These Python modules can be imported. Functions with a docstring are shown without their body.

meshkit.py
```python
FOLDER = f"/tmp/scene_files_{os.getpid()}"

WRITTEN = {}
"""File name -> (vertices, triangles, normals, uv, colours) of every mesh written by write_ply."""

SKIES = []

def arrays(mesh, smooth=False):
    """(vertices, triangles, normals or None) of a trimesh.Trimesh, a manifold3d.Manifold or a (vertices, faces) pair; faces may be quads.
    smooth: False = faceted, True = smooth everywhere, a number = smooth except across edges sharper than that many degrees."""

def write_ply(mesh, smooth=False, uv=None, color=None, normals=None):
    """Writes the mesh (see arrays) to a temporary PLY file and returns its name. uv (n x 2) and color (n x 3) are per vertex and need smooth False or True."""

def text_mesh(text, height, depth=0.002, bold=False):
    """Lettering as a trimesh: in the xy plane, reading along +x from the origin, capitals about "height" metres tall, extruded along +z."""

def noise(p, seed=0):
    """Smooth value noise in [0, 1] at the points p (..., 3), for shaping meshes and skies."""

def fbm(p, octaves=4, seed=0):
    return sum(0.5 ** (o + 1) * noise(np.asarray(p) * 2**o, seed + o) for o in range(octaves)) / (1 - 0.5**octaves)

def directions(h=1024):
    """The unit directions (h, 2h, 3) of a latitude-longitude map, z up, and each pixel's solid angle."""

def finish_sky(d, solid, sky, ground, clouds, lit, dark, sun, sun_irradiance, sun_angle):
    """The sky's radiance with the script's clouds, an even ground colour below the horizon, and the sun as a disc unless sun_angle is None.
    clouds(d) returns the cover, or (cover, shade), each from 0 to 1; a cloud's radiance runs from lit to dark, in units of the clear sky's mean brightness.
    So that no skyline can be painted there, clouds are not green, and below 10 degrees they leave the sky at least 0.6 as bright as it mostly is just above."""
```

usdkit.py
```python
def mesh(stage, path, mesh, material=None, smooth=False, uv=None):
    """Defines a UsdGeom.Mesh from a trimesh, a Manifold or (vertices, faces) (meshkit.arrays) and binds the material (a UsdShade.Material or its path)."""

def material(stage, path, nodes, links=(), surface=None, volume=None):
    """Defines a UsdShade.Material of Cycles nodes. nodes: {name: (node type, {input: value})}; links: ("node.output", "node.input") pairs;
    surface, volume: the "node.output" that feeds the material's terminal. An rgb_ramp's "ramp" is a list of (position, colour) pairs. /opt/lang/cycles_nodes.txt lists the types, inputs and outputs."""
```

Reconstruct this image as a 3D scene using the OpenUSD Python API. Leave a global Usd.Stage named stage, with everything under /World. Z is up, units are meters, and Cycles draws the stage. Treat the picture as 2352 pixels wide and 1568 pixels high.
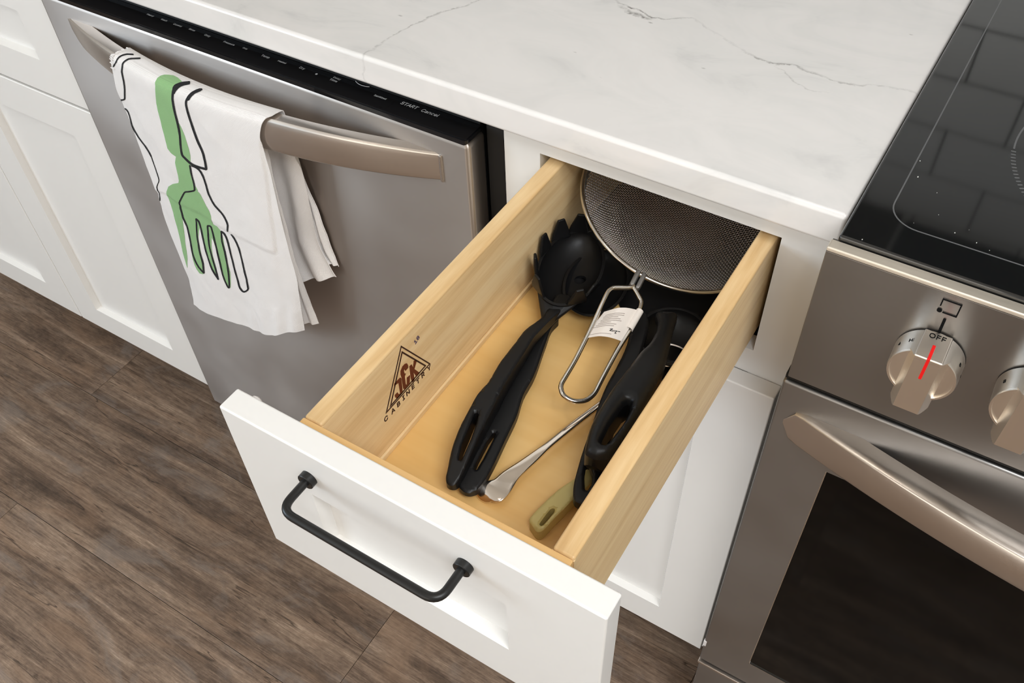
import math, random
import numpy as np, trimesh, manifold3d as m3, usdkit, meshkit
from pxr import Usd, UsdGeom, UsdLux, UsdShade, Gf, Sdf
from scipy.interpolate import PchipInterpolator
from shapely.geometry import Polygon, LineString, Point
from shapely import affinity
import shapely

random.seed(7)
RNG = np.random.default_rng(7)
stage = Usd.Stage.CreateInMemory()
UsdGeom.SetStageUpAxis(stage, UsdGeom.Tokens.z)
UsdGeom.SetStageMetersPerUnit(stage, 1.0)
UsdGeom.Xform.Define(stage, '/World'); UsdGeom.Scope.Define(stage, '/World/Looks')

# ---------------------------------------------------------------- camera, lights, exposure
EXPOSURE = 0.10
CAM_POS = (0.07778, -0.56852, 1.36437)
CAM_RIGHT, CAM_DOWN, CAM_FWD = (0.849728, 0.526491, -0.027753), (0.375947, -0.641983, -0.668223), (-0.369630, 0.557374, -0.743443)
cam = UsdGeom.Camera.Define(stage, '/World/camera')
cam.CreateHorizontalApertureAttr(36.0); cam.CreateVerticalApertureAttr(24.0)
cam.CreateFocalLengthAttr(32.2612)
cam.CreateClippingRangeAttr(Gf.Vec2f(0.02, 50.0))
cam.CreateExposureAttr(EXPOSURE)
cam.CreateFStopAttr(0.0)
_m = Gf.Matrix4d(1.0)
for _i, _v in enumerate((CAM_RIGHT, [-c for c in CAM_DOWN], [-c for c in CAM_FWD])):
    _m.SetRow(_i, Gf.Vec4d(*_v, 0))
_m.SetRow(3, Gf.Vec4d(*CAM_POS, 1))
cam.AddTransformOp().Set(_m)

def rect_light(name, pos, target, w, h, power, color):
    l = UsdLux.RectLight.Define(stage, '/World/' + name)
    l.CreateWidthAttr(w); l.CreateHeightAttr(h); l.CreateIntensityAttr(power); l.CreateColorAttr(Gf.Vec3f(*color))
    p, t = np.array(pos, float), np.array(target, float)
    z = p - t; z /= np.linalg.norm(z)
    up = np.array([0, 0, 1.0]) if abs(z[2]) < .95 else np.array([0, 1.0, 0])
    x = np.cross(up, z); x /= np.linalg.norm(x); y = np.cross(z, x)
    m = Gf.Matrix4d(*x, 0, *y, 0, *z, 0, *p, 1)
    l.AddTransformOp().Set(m)
    return l
# daylight through the window of the left wall, daylight through the glass door of the opposite wall, the room's ceiling fixture
rect_light('window_daylight', (-2.86, -2.15, 1.50), (0, -2.15, 1.50), 1.30, 1.15, 10.6, (0.69, 0.84, 1.0))
rect_light('glass_door_daylight', (-0.55, -3.16, 1.25), (-0.55, 0, 1.25), 1.70, 1.95, 1.45, (1.0, 0.90, 0.77))
rect_light('ceiling_fixture', (1.02, -0.90, 2.43), (1.02, -0.90, 0), 1.30, 0.80, 10.5, (0.93, 0.965, 1.0))
CEILING_SPOTS = [(-1.55, -0.55), (-0.25, -0.35), (1.05, -0.55), (-0.9, -1.9), (0.7, -1.9)]
SPOT_POWER, SPOT_COLOR = 12.0, (1.0, 0.92, 0.82)
DOME = UsdLux.DomeLight.Define(stage, '/World/sky')
DOME.CreateIntensityAttr(0.2); DOME.CreateColorAttr(Gf.Vec3f(1.0, 0.98, 0.96))


# measured outlines (metres, or towel coordinates 0..1)
TOWEL_FRONT = [[[-.7699,-.0205,.7965],[-.7569,-.0228,.7965],[-.7345,-.0263,.7965],[-.7119,-.0291,.7965],[-.6898,-.0312,.7965],[-.6692,-.0326,.7965],[-.6492,-.0334,.7965],[-.6297,-.0337,.7965],[-.6114,-.0335,.7965],[-.5933,-.0328,.7965],[-.5762,-.0318,.7965],[-.5598,-.0305,.7965],[-.5415,-.0286,.7965]],[[-.7699,-.0211,.8345],[-.7569,-.0234,.8345],[-.7345,-.0269,.8345],[-.7119,-.0297,.8345],[-.6898,-.0318,.8345],[-.6692,-.0332,.8345],[-.6492,-.034,.8345],[-.6297,-.0343,.8345],[-.6114,-.0341,.8345],[-.5933,-.0334,.8345],[-.5762,-.0324,.8345],[-.5598,-.0311,.8345],[-.5415,-.0292,.8345]],[[-.7699,-.0223,.8435],[-.7569,-.0246,.8435],[-.7345,-.0281,.8435],[-.7119,-.0309,.8435],[-.6898,-.033,.8435],[-.6692,-.0344,.8435],[-.6492,-.0352,.8435],[-.6297,-.0355,.8435],[-.6114,-.0353,.8435],[-.5933,-.0346,.8435],[-.5762,-.0336,.8435],[-.5598,-.0323,.8435],[-.5415,-.0304,.8435]],[[-.7699,-.0401,.8465],[-.7569,-.0327,.8465],[-.7345,-.0356,.8465],[-.7119,-.0394,.8465],[-.6898,-.0432,.8465],[-.6692,-.0449,.8465],[-.6492,-.0462,.8465],[-.6297,-.0472,.8465],[-.6114,-.0468,.8465],[-.5933,-.0464,.8465],[-.5762,-.0449,.8465],[-.5598,-.0426,.8465],[-.5415,-.0439,.8465]],[[-.7734,-.043,.8457],[-.7568,-.0411,.8457],[-.7339,-.0444,.8457],[-.7113,-.0477,.8457],[-.6895,-.0506,.8457],[-.6692,-.0521,.8457],[-.6496,-.0532,.8457],[-.6306,-.0538,.8457],[-.6126,-.0536,.8457],[-.595,-.0531,.8457],[-.5783,-.0519,.8457],[-.5623,-.0502,.8457],[-.5449,-.05,.8457]],[[-.7769,-.0439,.8405],[-.7567,-.0476,.8405],[-.7333,-.0512,.8405],[-.7107,-.054,.8405],[-.6893,-.0561,.8405],[-.6692,-.0574,.8405],[-.65,-.0582,.8405],[-.6314,-.0585,.8405],[-.6139,-.0583,.8405],[-.5968,-.0578,.8405],[-.5804,-.0569,.8405],[-.5647,-.0557,.8405],[-.5483,-.0542,.8405]],[[-.7839,-.043,.8166],[-.7566,-.0481,.8212],[-.7321,-.0519,.8244],[-.7096,-.0547,.8265],[-.6887,-.0566,.8278],[-.6692,-.0579,.8285],[-.6507,-.0587,.8286],[-.6332,-.059,.8282],[-.6164,-.0589,.8274],[-.6003,-.0584,.8263],[-.5847,-.0577,.8248],[-.5697,-.0566,.823],[-.5551,-.0554,.821]],[[-.7908,-.0416,.7833],[-.762,-.0474,.7906],[-.7363,-.0515,.796],[-.713,-.0544,.8002],[-.6915,-.0563,.8034],[-.6714,-.0575,.8059],[-.6525,-.0583,.8076],[-.6346,-.0588,.8089],[-.6176,-.0591,.8096],[-.6012,-.0589,.81],[-.5855,-.0583,.81],[-.5704,-.057,.8097],[-.5557,-.0553,.8091]],[[-.7913,-.0416,.7301],[-.762,-.0476,.7402],[-.736,-.0518,.7482],[-.7124,-.0545,.7548],[-.6907,-.0562,.7602],[-.6706,-.0572,.7647],[-.6517,-.0579,.7685],[-.6338,-.0586,.7716],[-.6168,-.0592,.7742],[-.6005,-.0594,.7764],[-.5849,-.0588,.7782],[-.5699,-.0573,.7796],[-.5554,-.0552,.7807]],[[-.7933,-.0412,.6751],[-.7641,-.0474,.6859],[-.7382,-.0516,.6945],[-.7147,-.0543,.7014],[-.6932,-.0558,.7072],[-.6731,-.0567,.7119],[-.6542,-.0575,.7159],[-.6364,-.0584,.7192],[-.6194,-.0594,.7219],[-.6032,-.0599,.7241],[-.5877,-.0595,.7259],[-.5727,-.0579,.7273],[-.5582,-.0553,.7283]],[[-.7943,-.0411,.6495],[-.7633,-.0477,.6593],[-.743,-.0511,.6582],[-.72,-.0538,.661],[-.6995,-.0551,.6617],[-.6822,-.0558,.6591],[-.6657,-.0566,.6559],[-.6476,-.058,.6551],[-.6284,-.0596,.6568],[-.6099,-.0606,.6582],[-.593,-.0603,.6574],[-.5766,-.0585,.6565],[-.5604,-.0554,.6557]],[[-.8084,-.0379,.5876],[-.7794,-.0448,.596],[-.7536,-.0496,.6019],[-.7302,-.0526,.6062],[-.7083,-.0541,.6096],[-.688,-.055,.6119],[-.6685,-.0561,.6138],[-.6491,-.0578,.6163],[-.6308,-.0598,.618],[-.6133,-.0611,.6192],[-.5949,-.061,.6228],[-.5774,-.0589,.6257],[-.5606,-.0553,.6281]],[[-.8071,-.0383,.5021],[-.78,-.0449,.5123],[-.7559,-.0495,.5201],[-.7339,-.0521,.5261],[-.7127,-.0535,.5321],[-.6922,-.0543,.5381],[-.673,-.0555,.543],[-.6549,-.0574,.547],[-.6377,-.0599,.5502],[-.6183,-.0617,.5606],[-.5995,-.0617,.5713],[-.5818,-.0595,.5812],[-.5649,-.0556,.5902]],[[-.8151,-.0365,.4662],[-.7866,-.0437,.4782],[-.7614,-.0487,.4874],[-.7386,-.0515,.4946],[-.7174,-.0528,.5004],[-.6976,-.0535,.5053],[-.679,-.0547,.5092],[-.6614,-.057,.5122],[-.6441,-.0599,.5157],[-.6238,-.0622,.5278],[-.6047,-.0625,.5388],[-.5866,-.0601,.5488],[-.5695,-.0558,.5579]],[[-.8309,-.0325,.4191],[-.8052,-.0398,.4272],[-.778,-.0458,.4381],[-.7536,-.0493,.4468],[-.7307,-.051,.4544],[-.7091,-.052,.4613],[-.6887,-.0537,.4674],[-.6689,-.0565,.4735],[-.6488,-.0599,.4819],[-.6284,-.0627,.493],[-.6085,-.0631,.5077],[-.5903,-.0606,.5185],[-.5734,-.056,.5253]]]
PRINT_GREEN = [[[[.4325,.2193],[.4196,.2126],[.4065,.2065],[.393,.2008],[.3784,.2001],[.3639,.1995],[.3543,.2061],[.3445,.2136],[.336,.2239],[.3273,.2345],[.322,.2502],[.3161,.2662],[.3139,.2882],[.3099,.3061],[.3098,.3239],[.3072,.3423],[.3065,.374],[.3017,.3894],[.2966,.4028],[.2915,.4149],[.2864,.4263],[.2819,.4369],[.2784,.4463],[.2754,.4548],[.2725,.4628],[.2695,.4702],[.2685,.478],[.2671,.4853],[.2652,.4923],[.2643,.4974],[.263,.5023],[.2617,.5069],[.2603,.5113],[.2589,.5154],[.2575,.5193],[.2561,.5231],[.2546,.5268],[.2532,.5305],[.2517,.534],[.2503,.5375],[.2489,.541],[.2474,.5444],[.246,.5478],[.2446,.5512],[.2432,.5545],[.2418,.5579],[.2404,.5613],[.2391,.5647],[.2377,.5681],[.2364,.5716],[.2351,.5751],[.2402,.5777],[.2453,.5803],[.2505,.5829],[.2597,.5847],[.269,.5865],[.2783,.5882],[.2715,.592],[.2647,.5958],[.258,.5996],[.2562,.6031],[.2544,.6067],[.2527,.6102],[.251,.6138],[.2494,.6175],[.2477,.6212],[.2461,.625],[.2413,.6302],[.2364,.6357],[.2232,.6427],[.2056,.6451],[.1879,.6477],[.1702,.6506],[.1503,.6566],[.1294,.6643],[.1165,.6744],[.1027,.6864],[.088,.6989],[.0815,.7076],[.0753,.7152],[.0708,.715],[.073,.7194],[.0759,.7234],[.0793,.727],[.082,.7313],[.0851,.7352],[.0884,.739],[.0909,.7434],[.0934,.7478],[.0959,.752],[.0972,.7554],[.0983,.7588],[.0993,.7621],[.1001,.7654],[.1004,.7687],[.1005,.772],[.1002,.7752],[.0995,.7784],[.0983,.7816],[.0966,.7848],[.0946,.7879],[.0924,.7909],[.0901,.7937],[.0878,.7964],[.0845,.7993],[.0811,.802],[.0776,.8048],[.0741,.8075],[.0706,.8102],[.067,.8128],[.0634,.8155],[.0597,.8182],[.0578,.8206],[.0559,.823],[.054,.8255],[.052,.828],[.0501,.8306],[.0481,.8332],[.046,.836],[.044,.8388],[.0419,.8418],[.0397,.845],[.047,.8428],[.0553,.8387],[.0634,.8348],[.0712,.8312],[.079,.8277],[.0847,.8248],[.0903,.8219],[.0959,.8191],[.1015,.8163],[.1056,.8135],[.1096,.8108],[.1136,.808],[.1176,.8053],[.1227,.8022],[.1277,.799],[.1326,.7957],[.1372,.7922],[.1418,.7888],[.1461,.7852],[.15,.7813],[.1536,.7774],[.1567,.7733],[.1596,.7692],[.1622,.765],[.1645,.7607],[.1667,.7563],[.1687,.7518],[.1705,.7472],[.1723,.7424],[.1741,.7376],[.1759,.7326],[.1777,.7275],[.1774,.7327],[.1772,.7377],[.1771,.7426],[.1769,.7473],[.1806,.7505],[.1843,.7537],[.1878,.7569],[.1893,.7608],[.1906,.7647],[.1918,.7685],[.1901,.7732],[.188,.7779],[.1855,.7824],[.1825,.786],[.1792,.7894],[.1758,.7926],[.1723,.7957],[.1687,.7986],[.165,.8013],[.1612,.8041],[.1573,.8067],[.1542,.8093],[.151,.8119],[.1477,.8145],[.1444,.817],[.141,.8196],[.1376,.8222],[.1341,.8249],[.1328,.8273],[.1315,.8298],[.1302,.8324],[.1323,.8355],[.1345,.8387],[.1423,.8415],[.1502,.8445],[.1824,.8431],[.2062,.8383],[.2097,.8353],[.2131,.8323],[.2165,.8295],[.2199,.8268],[.2233,.8241],[.2266,.8215],[.2294,.8189],[.2321,.8164],[.2348,.8138],[.2374,.8113],[.24,.8087],[.2425,.8061],[.245,.8035],[.2474,.8008],[.2497,.7981],[.252,.7952],[.2542,.7923],[.2582,.7885],[.2619,.7843],[.2654,.7799],[.2713,.775],[.2769,.7699],[.282,.7646],[.2945,.7554],[.295,.7596],[.2954,.7638],[.2956,.7679],[.2957,.7719],[.2955,.7759],[.2952,.7797],[.2947,.7835],[.2939,.7871],[.293,.7905],[.2926,.7936],[.2922,.7965],[.2917,.7993],[.2911,.802],[.2905,.8047],[.2899,.8073],[.2892,.8098],[.2885,.8124],[.2878,.8149],[.2871,.8175],[.2863,.82],[.2855,.8226],[.2866,.8256],[.2876,.8286],[.2886,.8318],[.2936,.8341],[.2987,.8366],[.3038,.8392],[.3125,.8419],[.3155,.8383],[.3186,.8349],[.3217,.8317],[.3248,.8286],[.3278,.8256],[.3308,.8226],[.3324,.82],[.3339,.8174],[.3354,.8148],[.3369,.8122],[.3384,.8096],[.3398,.807],[.3412,.8043],[.3449,.801],[.3486,.7976],[.3522,.7941],[.3556,.7903],[.3593,.7866],[.3627,.7826],[.366,.7785],[.3692,.7742],[.3723,.7697],[.3752,.765],[.3811,.7686],[.3869,.7721],[.3882,.7762],[.3895,.7801],[.3906,.7839],[.39,.7878],[.3893,.7914],[.3885,.7947],[.3876,.7979],[.3862,.8009],[.3848,.8039],[.3833,.8067],[.3818,.8095],[.3796,.8123],[.3774,.8151],[.3751,.8179],[.3729,.8206],[.3706,.8234],[.3684,.8263],[.3661,.8292],[.3638,.8321],[.3637,.8353],[.3636,.8386],[.3635,.8421],[.3659,.8451],[.3684,.8484],[.3709,.852],[.3838,.8578],[.4025,.8532],[.4103,.8478],[.4183,.843],[.4226,.8395],[.4269,.8361],[.4313,.8329],[.4357,.8298],[.4401,.8267],[.4445,.8237],[.4489,.8208],[.4496,.8178],[.4504,.8149],[.4512,.812],[.4519,.809],[.4526,.806],[.4533,.803],[.454,.7998],[.4564,.7964],[.4587,.7928],[.461,.789],[.4632,.7847],[.4653,.7801],[.4675,.7752],[.4697,.7699],[.4719,.7644],[.4741,.7585],[.4755,.7528],[.4768,.747],[.4781,.7412],[.4793,.7355],[.4747,.7299],[.4699,.7247],[.4604,.7226],[.4508,.7205],[.436,.7211],[.4214,.7216],[.4202,.7174],[.419,.7133],[.4221,.7066],[.4247,.7001],[.422,.6968],[.4193,.6936],[.4165,.6903],[.4107,.6874],[.405,.6844],[.3994,.6813],[.3956,.6778],[.3919,.6742],[.3884,.6706],[.3851,.667],[.3819,.6633],[.3789,.6596],[.3761,.6558],[.3685,.6534],[.361,.651],[.3652,.6496],[.3627,.6462],[.3602,.6428],[.3579,.6394],[.3556,.6361],[.3552,.6321],[.3548,.6281],[.3545,.6242],[.3542,.6203],[.358,.6166],[.3619,.6129],[.3657,.6092],[.3697,.6055],[.3736,.6019],[.3776,.5982],[.3816,.5945],[.3856,.5907],[.3897,.587],[.3939,.5831],[.3981,.5792],[.4005,.5747],[.403,.57],[.4056,.5654],[.406,.5618],[.4065,.5582],[.407,.5546],[.4075,.551],[.4081,.5473],[.4087,.5437],[.4093,.54],[.4083,.5362],[.4074,.5324],[.4064,.5286],[.4055,.5246],[.4046,.5205],[.4036,.5163],[.4002,.5113],[.3967,.506],[.3964,.4989],[.3957,.4914],[.3979,.4851],[.3997,.4786],[.4013,.4717],[.4028,.4644],[.4041,.4567],[.4054,.4484],[.407,.4394],[.4091,.4295],[.4117,.4187],[.414,.4073],[.4162,.3951],[.418,.3818],[.4194,.3662],[.4196,.3482],[.42,.3308],[.4182,.3148],[.4239,.2997],[.4276,.2804],[.43,.2592],[.4316,.2388],[.4325,.2193]],[[.1757,.714],[.1848,.7088],[.1795,.7143],[.1757,.714]],[[.2331,.6696],[.237,.6685],[.2297,.6726],[.2331,.6696]],[[.3451,.6494],[.3572,.6507],[.3388,.651],[.3451,.6494]]]]
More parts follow.
